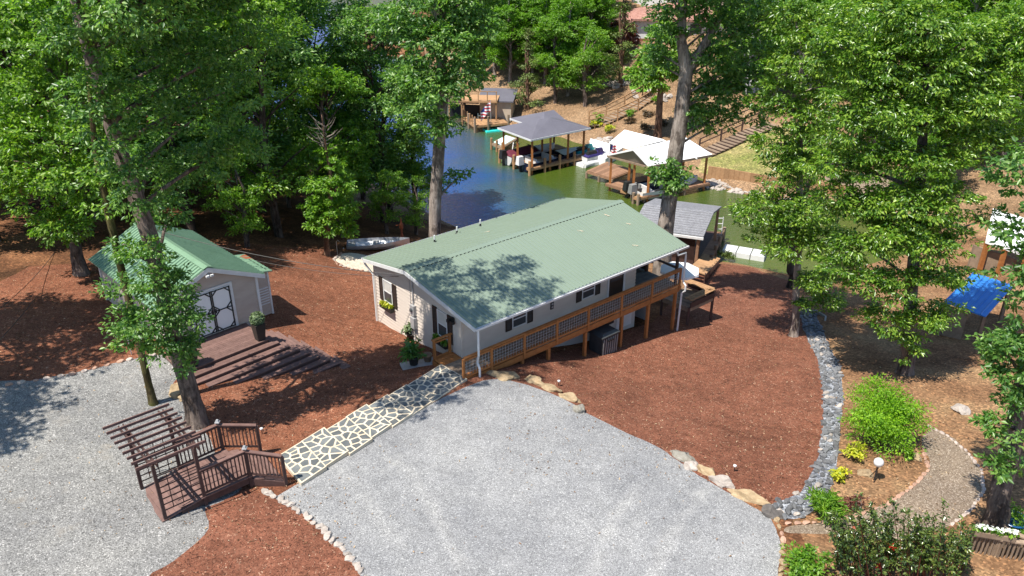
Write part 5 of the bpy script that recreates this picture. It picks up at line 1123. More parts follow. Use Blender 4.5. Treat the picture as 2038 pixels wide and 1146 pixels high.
p = at(967, 262, -6.0); t = thing('paddle_board', 'turquoise floating mat on the water by the far plank dock', 'float', p); m = MB(); a = at(966, 260, -5.85); b = at(1000, 256, -5.85); d = (b - a).normalized(); s_ = Vector((-d.y, d.x, 0)); m.prism([(a - s_ * .4).xy, (b - s_ * .5).xy, (b + s_ * .9).xy, (a + s_ * .9).xy], -6.05, -5.85, .04); m.build('board', 'turq', t)
flag_on_pole('striped flag hanging from a pole on the far plank dock', at(977, 246, fz), 2.6, 1.6, math.pi)
p = at(955, 222, -4.6); t = thing('boat_shack', 'low tan block shack with dark open bay on the far plank dock', 'shack', p); F = frame(p, R(-8))
m = MB(F); m.box((0, 0, -1), (3.6, .3, 1.3)); m.box((0, .3, -1), (.3, 3.5, 1.3)); m.box((3.3, .3, -1), (3.6, 3.5, 1.3)); m.build('wall', 'tan', t); m = MB(F); m.slab([(-.3, -.3, 1.35), (3.9, -.3, 1.35), (3.9, 3.8, 1.9), (-.3, 3.8, 1.9)], .15); m.build('roof', 'slateroof', t)
m = MB(F); m.box((-3.6, .6, -1), (-.05, .7, .6)); m.build('bay_back', 'black', t); m = MB(F); m.slab([(-3.8, -.4, 1.1), (-.05, -.4, 1.1), (-.05, 2.5, 1.25), (-3.8, 2.5, 1.25)], .12); m.build('bay_roof', 'darkwood', t); 
for x in (-3.6, -1.9): m = MB(F); m.box((x, -.3, -1), (x + .15, -.15, 1.0)); m.build('bay_post', 'tanwood', t)
p = at(915, 200, -3); t = thing('hillside_deck', 'small railed wood deck above the far plank dock', 'deck', p); F = frame(p, R(-5)); m = MB(F); m.box((0, 0, -.2), (4.2, 3, 0)); m.build('floor', 'tanwood', t)
for k in range(5): m = MB(F); m.box((k * 1.02, 0, 0), (k * 1.02 + .1, .1, 1.0)); m.build('rail_post', 'tanwood', t)
m = MB(F); m.box((0, 0, 1.0), (4.2, .12, 1.08)); m.build('top_rail', 'tanwood', t)
for x, y in ((.1, .1), (4, .1), (.1, 2.8), (4, 2.8)): m = MB(F); m.box((x, y, -4), (x + .15, y + .15, -.2)); m.build('post', 'tanwood', t)
# ---- white roof dock
EV, TP = -2.7, -1.45
t = thing('white_dock', 'boat dock with bright white cross gable roof across the cove', 'boathouse', at(1300, 360, WATER))
g1, g2, b2 = at(1208, 308, EV), at(1291, 330.5, EV), at(1418, 307, EV); f0 = at(1260, 297, TP); f1 = at(1363, 272, TP); b1 = g1 + (b2 - g2)
facet(t, [g2, b2, f1, f0], 'roof_slope', 'whiteroof', .12); facet(t, [g1, f0, f1, b1], 'roof_slope', 'whiteroof', .12)
ax = (b2 - g2).normalized(); f1b = f0 + ax * (f1 - f0).length; 
s0 = at(1243, 258, TP + .0); s1 = at(1320, 277, TP); c1 = at(1212.6, 283, EV); c2 = at(1250, 295, EV)
facet(t, [s0, c1, c2, s1], 'roof_slope', 'whiteroof', .12); c3 = s0 + (s0 - c1); c3.z = EV; c4 = s1 + (s1 - c2); c4.z = EV; facet(t, [s0, s1, c4, c3], 'roof_slope', 'whiteroof', .12)
m = MB(); m.add([g1 + Vector((.05, .05, -.05)), g2 + Vector((.05, .1, -.05)), f0 + Vector((.05, .1, -.1))], [(0, 1, 2), (2, 1, 0)]); m.build('gable_panel', 'siding', t)
m = MB(); m.beam(g2 - Vector((0, 0, .1)), b2 - Vector((0, 0, .1)), .08, .2); m.beam(g1 - Vector((0, .03, .1)), g2 - Vector((0, .03, .1)), .08, .16); m.build('fascia', 'greywood', t)
q4 = [g1, g2, b2, b1]; ins = lambda s, u: lerp4(q4, s, u)
dock_posts(t, [ins(.05, .04), ins(.5, .04), ins(.62, .04), ins(.95, .05), ins(.95, .5), ins(.95, .95), ins(.05, .95), ins(.5, .9)], -6.4, EV - .05, 'cedar', .18)
for s0_, s1_, u0, u1 in ((.0, .45, .0, .95), (.88, 1.02, .0, 1.0), (.45, .88, .85, 1.0)): plank_deck(t, [ins(s0_, u0), ins(s0_, u1), ins(s1_, u1), ins(s1_, u0)], DZ, 'dockwood', .6, max_n=16)
q = [at(1168, 340, DZ), at(1218, 355, DZ), at(1262, 338, DZ), at(1208, 322, DZ)]; plank_deck(t, q, DZ + .03, 'dockwood', .3, max_n=24); piles(t, q[:3] + [q[0].lerp(q[1], .5), ins(.5, .02), ins(.62, .02), ins(.95, .0), ins(1, .3), ins(1, .6)], -8.3, -5.4, 'greywood')
q = [ins(.48, -.06), ins(.62, -.06), ins(.62, .04), ins(.48, .04)]; plank_deck(t, q, DZ, 'tanwood', .5); q = [ins(.9, -.14), ins(1.02, -.14), ins(1.02, .02), ins(.9, .02)]; plank_deck(t, q, DZ - .02, 'tanwood', .5); piles(t, [ins(.9, -.13), ins(1.01, -.13)], -8.3, -5.0, 'greywood')
F0 = math.atan2((b2 - g2).y, (b2 - g2).x)
o = ins(.78, -.02); t = motorboat('pontoon_boat', 'white boat with grey outboard motor at the front slip of the white roofed dock', Vector((o.x, o.y, -6.0)), F0, 6.8, 2.3, 'white', 'white', 'binl')
o = ins(.46, .02); t = motorboat('slip_boat', 'boat with black outboard in the shaded slip beside the brown deck', Vector((o.x + .4, o.y - .4, -6.0)), F0, 5.5, 1.4, 'navy', 'binl', 'black')
flag_on_pole('small striped flag at the corner of the brown deck by the white roof', at(1212, 330, DZ), 2.6, .9)
wp = [at(1172, 306, DZ), at(1205, 318, DZ), at(1240, 295, DZ), at(1175, 277, DZ)]; t = thing('pale_landing', 'pale grey concrete landing between the two roofed docks', 'landing', wp[0]); m = MB(); m.prism([p.xy for p in wp], -6.6, DZ + .1, 0); m.build('slab', 'whiteroof', t)
for i, (px, py, c, lb) in enumerate(((1140, 318, 'teal', 'teal and white jet ski on the left floating port'), (1160, 326, 'purple', 'dark purple and white jet ski next to the brown deck'))):
    p = at(px, py, -5.85); a = math.atan2((R_ - F_).y, (R_ - F_).x); d = Vector((math.cos(a), math.sin(a), 0)); s_ = Vector((-d.y, d.x, 0))
    t = thing('jet_ski_port', ['white floating port under the teal jet ski', 'white floating port under the purple jet ski'][i], 'floating dock', p); m = MB(); m.prism([(p - d * .6 - s_ * .75).xy, (p + d * 3.2 - s_ * .75).xy, (p + d * 3.2 + s_ * .75).xy, (p - d * .6 + s_ * .75).xy], -6.2, -5.72, .05); m.build('float', 'white', t)
    jetski(lb, Vector((p.x + d.x * .15, p.y + d.y * .15, -5.7)), a, c)
p = at(1180, 330, -5.85); t = thing('long_float', 'long white float along the edge of the brown deck', 'floating dock', p); m = MB(); a = at(1162, 330, -5.8); b = at(1206, 315, -5.8); m.tube([a, b], .3, 10); m.build('float', 'white', t)
# ---- hillside stairs
def hill_stairs(label, pixs, width, mat, railmat, rail_sides=(1, -1), riser_mat=None, step=.5):
    ps = [G(*p) for p in pixs]; t = thing('hill_stairs', label, 'stairs', ps[0]); out = []
    for a, b in zip(ps, ps[1:]):
        n = max(2, int((b - a).length / step))
        for k in range(n): out.append((a.lerp(b, k / n), (b - a).normalized(), (b - a).length / n))
    for p, d, L in out:
        dh = Vector((d.x, d.y, 0)).normalized(); s = Vector((-dh.y, dh.x, 0)) * width / 2; z = H(p.x, p.y) + .25; c = Vector((p.x, p.y, z))
        m = MB(); m.slab([c - s, c - s + dh * L * .8, c + s + dh * L * .8, c + s][::1], .07); m.build('step', mat, t)
        m = MB(); m.beam(c - s - Vector((0, 0, .3)), c + s - Vector((0, 0, .3)), .06, .5); m.build('riser', riser_mat or mat, t)
    if railmat:
        for sgn in rail_sides:
            pr = None
            for i in range(0, len(out), 5):
                p, d, L = out[i]; dh = Vector((d.x, d.y, 0)).normalized(); s = Vector((-dh.y, dh.x, 0)) * width / 2 * sgn; q = Vector((p.x, p.y, H(p.x, p.y) + .3)) + s
                m = MB(); m.box((q.x - .07, q.y - .07, q.z - .5), (q.x + .07, q.y + .07, q.z + 1.05)); m.build('rail_post', railmat, t)
                if pr is not None:
                    for hz, hh in ((1.05, .1), (.55, .06)): m = MB(); m.beam(pr + Vector((0, 0, hz)), q + Vector((0, 0, hz)), .1, hh); m.build('hand_rail', railmat, t)
                pr = q
hill_stairs('tan wood stairway with railings winding up the brown hillside behind the docks', [(1172,250),(1195,247),(1225,233),(1250,222),(1275,205),(1312,185)], 1.9, 'greywood', 'tanwood', (1, -1), 'tanwood')
hill_stairs('straight grey brown stairway with thin rail climbing the dry lawn', [(1404,308),(1440,292),(1480,272),(1538,248)], 1.9, 'greywood', 'darkwood', (1,), 'darkwood')
# seawall and riprap
ps = [at(x, y, -5.6) for x, y in ((1408,352),(1440,357),(1480,364),(1530,373),(1600,382),(1680,392))]
t = thing('seawall', 'low tan plank seawall below the dry lawn', 'wall', ps[0])
for a, b in zip(ps, ps[1:]):
    n = 4
    for k in range(n): c, d = a.lerp(b, k / n), a.lerp(b, (k + .97) / n); m = MB(); m.beam((c.x, c.y, -5.2), (d.x, d.y, -5.2), .12, 1.3); m.build('plank', 'tanwood', t)
t = thing('riprap', 'pile of pale rocks along the shore below the plank seawall', 'rocks', at(1450, 372, WATER))
for k in range(170):
    s = random.random(); i = min(4, int(s * 5)); a, b = ps[i], ps[i + 1]; p = a.lerp(b, s * 5 - i); off = random.uniform(.1, 1.9); d = (b - a).normalized()
    put('rock', random.choice(STONES['whiterock']), (p.x + d.y * off, p.y - d.x * off, -5.75 - off * .16), random.uniform(.22, .42), random.uniform(0, 6), t, .4)
t = thing('rock_terrace', 'pale terrace of stacked boulders beside the hillside stairway', 'rocks', G(1215, 170))
for k in range(70):
    x = random.choice((random.gauss(1225, 14), random.gauss(1325, 22), random.gauss(1195, 10))); y = {0: 168}.get(0) + random.gauss(0, 3) if x < 1260 else 192 + random.gauss(0, 9)
    if x < 1205: y = 285 + random.gauss(0, 4); x += 5
    p = G(x, y); put('rock', random.choice(STONES['whiterock']), p + Vector((0, 0, .1)), random.uniform(.4, .75), random.uniform(0, 6), t, .3)
# houses on the far hill
def simple_house(name, label, p, ang, Lx, Ly, h, rz, wallm, roofm, hip=True, lower=None, wins=()):
    t = thing(name, label, 'house', p); F = frame(p, ang); m = MB(F); m.box((0, 0, -3), (Lx, Ly, h)); m.build('wall', wallm, t); o = .6
    if hip: A, B, C, D = (-o, -o, h), (Lx + o, -o, h), (Lx + o, Ly + o, h), (-o, Ly + o, h); e = Ly / 2; P, Q = (e, Ly / 2, h + rz), (Lx - e, Ly / 2, h + rz)
    else: A, B, C, D = (-o, -o, h), (Lx + o, -o, h), (Lx + o, Ly + o, h), (-o, Ly + o, h); P, Q = (-o, Ly / 2, h + rz), (Lx + o, Ly / 2, h + rz)
    m = MB(F); m.add([A, B, C, D, P, Q] + [(a[0], a[1], a[2] - .25) for a in (A, B, C, D)], [(0, 1, 5, 4), (1, 2, 5), (2, 3, 4, 5), (3, 0, 4), (0, 6, 7, 1), (1, 7, 8, 2), (2, 8, 9, 3), (3, 9, 6, 0), (6, 9, 8, 7)]); m.build('roof', roofm, t)
    if lower: m = MB(F); m.box((-.05, -.05, -4), (Lx + .05, Ly + .05, lower)); m.build('lower_wall', 'brick', t)
    for x0, x1, z0, z1 in wins:
        m = MB(F); m.box((x0 - .12, -.08, z0 - .12), (x1 + .12, -.01, z1 + .12)); w = m.build('window', 'white', t); m = MB(F); m.box((x0, -.11, z0), (x1, -.085, z1)); m.build('pane', 'glass', w)
    return t, F
p = G(1262, 84); t, F = simple_house('hill_house', 'house with reddish hip roof and pale wall above brick on the far hill', p, R(-6), 13, 8, 3.0, 1.5, 'white', 'redroof', True, .5, ((3.5, 4.6, 1.2, 2.4), (7, 8.5, 1.2, 2.4)))
m = MB(F); m.box((-3.2, -1, -2), (-.05, 6, 2.3)); m.build('porch_body', 'brick', t); m = MB(F); m.slab([(-4, -1.6, 2.6), (-.3, -1.6, 2.7), (-.3, 6.5, 3.1), (-4, 6.5, 2.9)], .2); m.build('porch_roof', 'redroof', t)
p = G(1345, 60); simple_house('grey_roof_house', 'grey roofed house with white gable half hidden behind the forked trunk', p + Vector((0, 8, 0)), R(25), 12, 9, 5.5, 4.5, 'white', 'slateroof', False, None, ((2, 3.2, 2, 3.8), (6, 7.2, 2, 3.8)))
p = G(1480, 190); t, F = simple_house('blue_grey_house', 'dark slate blue house with white trimmed garage behind the right trees', p, R(-4), 11, 8, 4.5, 2.4, 'greyhouse', 'slateroof', False, None, ((.6, 1.6, 1.2, 3.2),))
for x in (.1, 3.4, 6.9): m = MB(F); m.box((x, -.14, -1), (x + .15, -.02, 4.2)); m.build('trim', 'white', t)
m = MB(F); m.box((3.7, -.1, -.6), (6.7, -.03, 2.2)); d = m.build('garage_door', 'greyhouse', t); m = MB(F); m.box((3.6, -.13, 2.2), (6.8, -.03, 2.35)); m.box((3.56, -.13, -.6), (3.7, -.03, 2.2)); m.box((6.7, -.13, -.6), (6.84, -.03, 2.2)); m.build('door_frame', 'white', d)
# ---- right side: blue tin shelter, white boathouse
c0, c1 = at(1878, 600, -.9), at(1962, 630, -.9); c2 = at(2018, 568, -.5); c3 = c0 + (c2 - c1)
t = thing('blue_roof_shelter', 'open shelter with bright blue ribbed metal roof on wooden posts under the right trees', 'shelter', Vector((c1.x, c1.y, -2.8)))
for k in range(7):
    a, b = c0.lerp(c1, k / 7), c0.lerp(c1, (k + .98) / 7); cc, dd = c3.lerp(c2, (k + .98) / 7), c3.lerp(c2, k / 7); m = MB(); m.slab([a, b, cc, dd], .05); up = Vector((0, 0, .06)); m.add([a, a.lerp(b, .25), a.lerp(b, .12) + up, dd, dd.lerp(cc, .25), dd.lerp(cc, .12) + up], [(0, 2, 5, 3), (2, 1, 4, 5), (0, 1, 2)]); m.build('roof_panel', 'bluetin', t)
for p in (c0.lerp(c2, .05), c1.lerp(c3, .06), c2.lerp(c0, .05), c3.lerp(c1, .05)): m = MB(); m.box((p.x - .08, p.y - .08, H(p.x, p.y) - .2), (p.x + .08, p.y + .08, p.z - .06)); m.build('post', 'greywood', t)
m = MB(); a, b = c0.lerp(c1, .1), c0.lerp(c1, .75); m.slab([Vector((a.x, a.y + .5, -1.2)), Vector((b.x, b.y + .5, -1.2)), Vector((b.x, b.y + .65, -1.2)), Vector((a.x, a.y + .65, -1.2))], 1.7); m.build('back_panel', 'greywood', t)
w0, w1, w2 = at(1962, 478, -2.2), at(2050, 508, -2.2), at(2060, 440, -1.4); w3 = w0 + w2 - w1
t = thing('white_roof_boathouse', 'boathouse with white sloped roof at the right edge behind the trees', 'boathouse', Vector((w1.x, w1.y, -5))); facet(t, [w0, w1, w2, w3], 'roof', 'whiteroof', .2)
for p in (w0.lerp(w2, .05), w0.lerp(w1, .45).lerp(w2, .03), w1.lerp(w3, .05)): m = MB(); m.box((p.x - .12, p.y - .12, -7), (p.x + .12, p.y + .12, p.z - .2)); m.build('post', 'cedar', t)
m = MB(); m.slab([Vector((w0.x, w0.y + 1, -3)), Vector((w1.x, w1.y + 1, -3)), Vector((w1.x, w1.y + 1.2, -3)), Vector((w0.x, w0.y + 1.2, -3))], 1.7); m.build('wall', 'greywood', t)
# ---- bottom right corner: blue pot, bench, flower trough, pool edge
p = G(2005, 1062); potted('blue_pot', 'large glazed blue pot with green plant at the right edge', p, .42, .62, 'bluepot', 'leafC', .14, 20, .34, 11)
def garden_chair(p, ang, label):
    t = thing('adirondack_chair', label, 'chair', p, 'wood chairs at the right bottom corner'); F = frame(p, ang)
    for k in range(6): m = MB(F); m.box((-.3 + k * .1, -.25, .36 - .0 * k), (-.21 + k * .1, .3, .39)); m.build('seat_slat', 'greywood', t)
    for k in range(6): m = MB(F); m.beam((-.26 + k * .1, .3, .3), (-.28 + k * .11, .62, 1.05), .09, .025, (1, 0, 0)); m.build('back_slat', 'greywood', t)
    for s in (-.36, .36):
        m = MB(F); m.box((s - .06, -.3, .56), (s + .06, .45, .59)); m.build('armrest', 'greywood', t)
        m = MB(F); m.box((s - .03, -.25, 0), (s + .03, -.17, .56)); m.build('leg', 'greywood', t); m = MB(F); m.beam((s, .5, .02), (s, -.2, .36), .03, .1); m.build('leg', 'greywood', t)
rp = G(1990, 1115); t = thing('wood_railing', 'weathered wood railing with slats in the right bottom corner', 'railing', rp)
for q0, q1 in (((1925,1085),(1985,1110)), ((1985,1085),(2050,1115)), ((1925,1098),(2045,1118))):
    a, b = G(*q0), G(*q1); m = MB(); m.beam(a + Vector((0, 0, .7)), b + Vector((0, 0, .7)), .16, .05); m.build('top_rail', 'greywood', t)
    for k in range(15): c = a.lerp(b, k / 14); m = MB(); m.box((c.x - .02, c.y - .02, c.z), (c.x + .02, c.y + .02, c.z + .68)); m.build('slat', 'greywood', t)
fl = G(1965, 1105) + Vector((0, 0, .73)); t = thing('flower_trough', 'trough of white flowers on the railing in the right bottom corner', 'planter', fl)
m = MB(frame(fl, R(-15))); m.box((-.55, -.1, 0), (.55, .1, .16)); m.build('trough', 'greywood', t)
g = np.random.default_rng(3); cs = np.array(fl) + np.c_[np.linspace(-.5, .5, 12), -.27 * np.linspace(-.5, .5, 12), .22 + .05 * g.random(12)]
V, F = leaves(cs, 14, .14, .13, .6, .8, .6, seed=1); leaf_obj('foliage', V, F, 'leafC', t); V, F = leaves(cs + np.array([0, -.03, .1]), 7, .1, .1, .9, .7, 1, seed=2); leaf_obj('blossom', V, F, 'flower', t)
pa = G(2038, 1125); t = thing('pool_corner', 'white rimmed corner of a blue pool at the bottom right', 'pool', pa); m = MB(frame(pa + Vector((.25, -.5, .1)), R(60))); m.box((-.9, -.1, -.2), (.9, .1, .12)); m.build('rim', 'white', t); m = MB(frame(pa + Vector((.25, -.5, .1)), R(60))); m.box((-.9, -.9, -.2), (.9, -.1, .04)); m.build('cover', 'bluetin', t)
# ------------------------------------------------------------------ trees
def twigs_in(blobs, dens, seed):
    """twig tips spread through ellipsoid clumps, thicker towards the outside and the top"""
    g = np.random.default_rng(seed); out = []; cen = []
    for b in blobs:
        c, rx, rz = np.array(b[:3]), b[3], b[4]; n = max(3, int(dens * rx * (rx + rz) * .5 * g.uniform(.5, 1.35)))
        d = g.normal(size=(n, 3)); d /= np.linalg.norm(d, axis=1)[:, None]; r = .35 + .65 * g.random(n) ** .6
        d[:, 2] = np.where((d[:, 2] < -.3) & (g.random(n) < .5), -d[:, 2], d[:, 2])
        out.append(c + d * r[:, None] * np.array([rx, rx, rz])); cen.append(np.repeat(c[None], n, 0))
    return np.concatenate(out), np.concatenate(cen)
def crown(name, blobs, mat, parent, seed, dens=26, per=22, tw=.42, leaf=.2, aspect=.48, flat=.5, up=.75, droop=.2):
    c, cen = twigs_in(blobs, dens, seed)
    g = np.random.default_rng(seed + 1); sp = tw * (.7 + .6 * g.random(len(c)))
    V, F = leaves(c, per, sp, leaf, aspect, flat, up, np.repeat(cen, per, 0), seed + 2, droop); return leaf_obj(name, V, F, mat, parent)
def trunk_mesh(pts, n=10, seed=0):
    m = MB(); out = []; rad = []
    for i, ((x0, y0, z0, r0), (x1, y1, z1, r1)) in enumerate(zip(pts, pts[1:])):
        k = max(2, int((z1 - z0) / .9)) if z1 > z0 else 3
        for j in range(k):
            t = j / k; w = .06 * (r0 + r1); out.append((x0 + (x1 - x0) * t + w * noise.noise((seed, i + t * 3, 0)), y0 + (y1 - y0) * t + w * noise.noise((seed, i + t * 3, 7)), z0 + (z1 - z0) * t)); rad.append(r0 + (r1 - r0) * t)
    out.append(pts[-1][:3]); rad.append(pts[-1][3]); m.tube(out, rad, n); return m
def limb(m, a, b, r, seed):
    a, b = Vector(a), Vector(b); d = b - a; side = Vector((noise.noise((seed, 1, 0)), noise.noise((seed, 5, 0)), .25)) * d.length * .25
    ps = [a.lerp(b, t) + side * math.sin(math.pi * t) * .6 for t in (0, .25, .5, .75, 1)]; m.tube(ps, [r, r * .8, r * .62, r * .45, r * .22], 6)
def tree(name, label, tr, blobs, leafm, barkm, seed, group=None, limbs=True, flare=True, limb_r=.085, **k):
    """tr: trunk points (x,y,z,r) from the ground up"""
    b = tr[0]; t = thing(name, label, 'tree', Vector(b[:3]), group)
    if flare: tr = [(b[0], b[1], b[2] - .3, b[3] * 1.7), (b[0], b[1], b[2] + .25, b[3] * 1.2), (b[0], b[1], b[2] + .9, b[3])] + [p for p in tr[1:]]
    m = trunk_mesh(tr, 12, seed)
    if limbs and blobs:
        T = [Vector(p[:3]) for p in tr]
        for i, q in enumerate(blobs):
            q3 = Vector(q[:3]); best = None
            for a_, c_ in zip(T, T[1:]):
                for s in (0, .33, .66, 1):
                    p = a_.lerp(c_, s); cost = (p - q3).length + max(0, p.z - q3.z + .3 * (q3 - p).xy.length) * 2
                    if p.z > b[2] + 1.2 and (best is None or cost < best[0]): best = (cost, p)
            if best: limb(m, best[1], q3 + Vector((0, 0, q[4] * .2)), min(limb_r, .05 + .035 * (q3 - best[1]).length ** .7), seed + i)
    m.build('trunk', barkm, t, smooth=True)
    if blobs: crown('crown', blobs, leafm, t, seed, **k)
    return t
def px_blobs(Y, l):
    """clumps given by photo point, offset in distance, radius, height radius"""
    out = []
    for q in l:
        px, py, dy, r = q[:4]; p = atY(px, py, Y + dy); out.append((p.x, p.y, p.z, r, q[4] if len(q) > 4 else r * .7))
    return out
def px_trunk(Y, l, base):
    out = [(base.x, base.y, base.z, l[0])]
    for px, py, dy, r in l[1:]: p = atY(px, py, Y + dy); out.append((p.x, p.y, p.z, r))
    return out

# the oak by the pergola
b = G(392, 842); Y = b.y
tree('oak_tree', 'tall oak with leafy sprouts on its trunk standing between pergola and shed', px_trunk(Y, [.33, (372, 760, 0, .31), (340, 640, .1, .29), (298, 470, .2, .27), (235, 290, .3, .23), (190, 150, .4, .2), (155, 20, .5, .17), (120, -120, .5, .12)], b),
     px_blobs(Y, [(245, 585, -.6, .95), (300, 560, -.9, .95), (340, 600, -.8, .95), (372, 630, -.6, .8), (300, 650, -.9, 1.05), (255, 640, -.5, .85), (340, 690, -.7, .95), (362, 555, -.4, .6), (270, 515, -.4, .75), (378, 685, -.4, .6), (245, 490, .2, .6), (320, 500, -.5, .8), (370, 720, -.5, .6), (270, 690, -.6, .7),
      (230, 300, -1.1, 1.0), (205, 190, -1.1, 1.1), (265, 400, -.9, .8), (175, 70, -1.2, 1.2), (190, 240, -1.2, .9), (255, 350, -1, .8),
      (300, 330, 1.5, 1.5), (390, 250, 2, 1.7), (470, 190, 2.2, 1.6), (300, 200, 1, 1.6), (380, 120, 1.6, 1.7), (500, 100, 2, 1.3), (250, 90, 0, 1.5), (430, 20, 1.4, 1.5), (320, 20, 1, 1.5), (420, 330, 2.2, 1.3), (340, 420, 2, .9), (480, 290, 2.8, 1.1),
      (250, -60, 0, 1.6), (380, -60, 1, 1.6)]) + [(-11, 22, 15.8, 2.0, 1.4), (-9.2, 23.2, 16.8, 2.0, 1.3), (-9.6, 21.4, 15.5, 1.6, 1.1), (-7.8, 24.2, 16.5, 1.7, 1.1), (-6.9, 23.4, 17.6, 1.4, 1.0), (-8.4, 25.2, 16.0, 1.5, 1.0), (-10.5, 24.5, 17.5, 1.8, 1.2), (-12.5, 23, 17.5, 2, 1.3), (-7.3, 26.8, 16, 1.4, .9), (-5.9, 26.4, 17, 1.2, .8), (-8.6, 27.8, 15.6, 1.2, .8), (-6.4, 27.9, 16.8, 1.0, .7), (-5.2, 25.4, 17.6, 1.0, .7), (-4.6, 26.6, 17.4, 1.0, .7), (-5.3, 28.4, 16.8, .9, .6)],
     'leafB', 'bark', 11, dens=32, per=30, tw=.36, leaf=.16)
# slim mossy trunk beside it
b = G(305, 803); Y = b.y
tree('slim_tree', 'slim straight mossy trunk beside the oak', px_trunk(Y, [.13, (262, 620, 0, .13), (217, 430, 0, .125), (190, 300, .2, .1), (175, 150, .3, .05)], b), px_blobs(Y, [(205, 410, .2, .55), (190, 350, .2, .7), (215, 300, .3, .6)]), 'leafA', 'barkmoss', 31, dens=26, per=22, tw=.34, leaf=.18)
# left tree behind the shed
b = G(162, 545); Y = b.y
tree('left_tree', 'broad bright tree with short leaning trunk left of the shed', px_trunk(Y, [.3, (152, 500, 0, .27), (140, 430, 0, .22), (130, 300, 0, .16), (130, 180, .3, .1)], b),
     px_blobs(Y, [(120, 450, -1, 1.4), (180, 430, -.8, 1.2), (60, 400, -.8, 1.6), (130, 360, -1.5, 1.8), (30, 330, -1, 1.7), (200, 350, -.6, 1.5), (80, 270, -1, 1.8), (170, 270, -.5, 1.6), (10, 250, 0, 1.6), (110, 180, 0, 1.7), (210, 200, .5, 1.5), (40, 170, .5, 1.6), (60, 110, .5, 1.8), (140, 90, .5, 1.8), (20, 50, 1, 1.8), (100, 30, 1, 1.8), (190, 120, 1, 1.6)]), 'leafA', 'bark', 41, dens=28, per=22, tw=.42, leaf=.22)
# small tree with dead top
b = G(652, 507); Y = b.y
t = tree('dead_top_tree', 'small bright tree with a bare dead top in the back yard', px_trunk(Y, [.16, (655, 440, 0, .14), (660, 360, 0, .11), (648, 290, 0, .06), (640, 228, 0, .015)], b),
     px_blobs(Y, [(655, 430, 0, 1.35, 1.1), (625, 415, 0, 1.0), (690, 420, .2, 1.0), (660, 380, -.2, 1.3), (690, 365, 0, .9), (635, 370, 0, .9), (668, 330, 0, .9), (650, 305, 0, .6), (690, 455, 0, .7), (625, 450, -.3, .7)]), 'leafC', 'barkpine', 51, dens=40, per=22, tw=.34, leaf=.2)
m = MB()
for k in range(22):
    a = atY(648 + random.uniform(-5, 4), 250 + k * 2.4, Y); d = Vector((random.choice((-1, 1)) * random.uniform(.4, 1.1), random.uniform(-.5, .5), random.uniform(.2, .7))); m.tube([a, a + d * .6, a + d + Vector((0, 0, .15))], [.025, .015, .006], 4)
m.build('dead_branches', 'barkpale', t)
# tall trunk behind the house, left
b = atY(864, 476, 41.0); b.z = H(b.x, b.y); Y = b.y
tree('tall_tree', 'very tall tree with bare pale trunk rising behind the left end of the house roof', px_trunk(Y, [.34, (865, 470, 0, .33), (866, 400, 0, .33), (876, 260, 0, .31), (882, 180, 0, .28), (876, 80, 0, .25), (866, -40, 0, .21), (860, -200, 0, .15)], b),
     px_blobs(Y, [(850, 250, -1, 1.5), (820, 225, -.5, 1.5), (895, 250, -.5, .9), (860, 180, -1.2, 1.6), (920, 150, -.5, 1.5), (820, 150, 0, 1.4), (900, 90, -.8, 1.6), (940, 60, 0, 1.6), (850, 80, -1, 1.5), (910, 10, 0, 1.8), (960, -10, .5, 1.6), (840, 10, 0, 1.7), (800, 60, .5, 1.5), (900, 350, .3, .5), (925, 345, .5, .35)]), 'leafB', 'barkpale', 61, dens=26, per=20, tw=.45, leaf=.24)
# tall forked tree behind the house, right
b = atY(1322, 480, 42.0); b.z = H(b.x, b.y) - .1; Y = b.y
tree('forked_tree', 'tall forked tree with blotched grey trunk rising behind the right end of the house', px_trunk(Y, [.55, (1324, 455, 0, .48), (1329, 420, 0, .44), (1342, 330, 0, .44), (1350, 270, 0, .41), (1360, 190, 0, .37), (1366, 140, 0, .36), (1356, 80, 0, .25), (1358, 0, 0, .22), (1358, -150, 0, .16)], b),
     px_blobs(Y, [(1322, 330, -.8, .8), (1345, 355, -.8, .8), (1312, 355, -.7, .6), (1335, 375, -.6, .5), (1360, 340, -.4, .6), (1390, 230, .5, 1.2), (1425, 245, .5, 1.0), (1395, 190, .5, 1.2),
      (1430, 190, .8, 1.5), (1480, 170, 1, 1.6), (1500, 220, 1, 1.2), (1420, 130, .5, 1.5), (1470, 90, 1, 1.8), (1525, 120, 1.2, 1.5), (1420, 60, .4, 1.6), (1480, 20, 1, 1.8), (1540, 40, 1.5, 1.6), (1400, 0, .5, 1.4), (1325, 70, -.5, .9), (1305, 110, 0, .8), (1325, 30, 0, 1.0), (1320, 140, .2, .9), (1330, 0, 0, 1.2), (1460, -40, 1, 1.8)]) + [(8, 39, 14.5, 1.8, 1.2), (9.5, 38.2, 15, 1.8, 1.2), (10.5, 40, 14.5, 1.8, 1.2), (7, 40.5, 15.5, 1.8, 1.2), (11.8, 39, 15.5, 1.6, 1.1), (9, 41, 16.5, 2, 1.4)], 'leafB', 'barkpale', 71, dens=27, per=20, tw=.45, leaf=.25)
m = trunk_mesh([tuple(atY(1366, 150, Y)) + (.3,), tuple(atY(1395, 100, Y + .3)) + (.24,), tuple(atY(1430, 40, Y + .6)) + (.16,), tuple(atY(1450, -40, Y + 1)) + (.1,)], 10, 3); m.build('fork', 'barkpale', bpy.data.objects['forked_tree'], smooth=True)
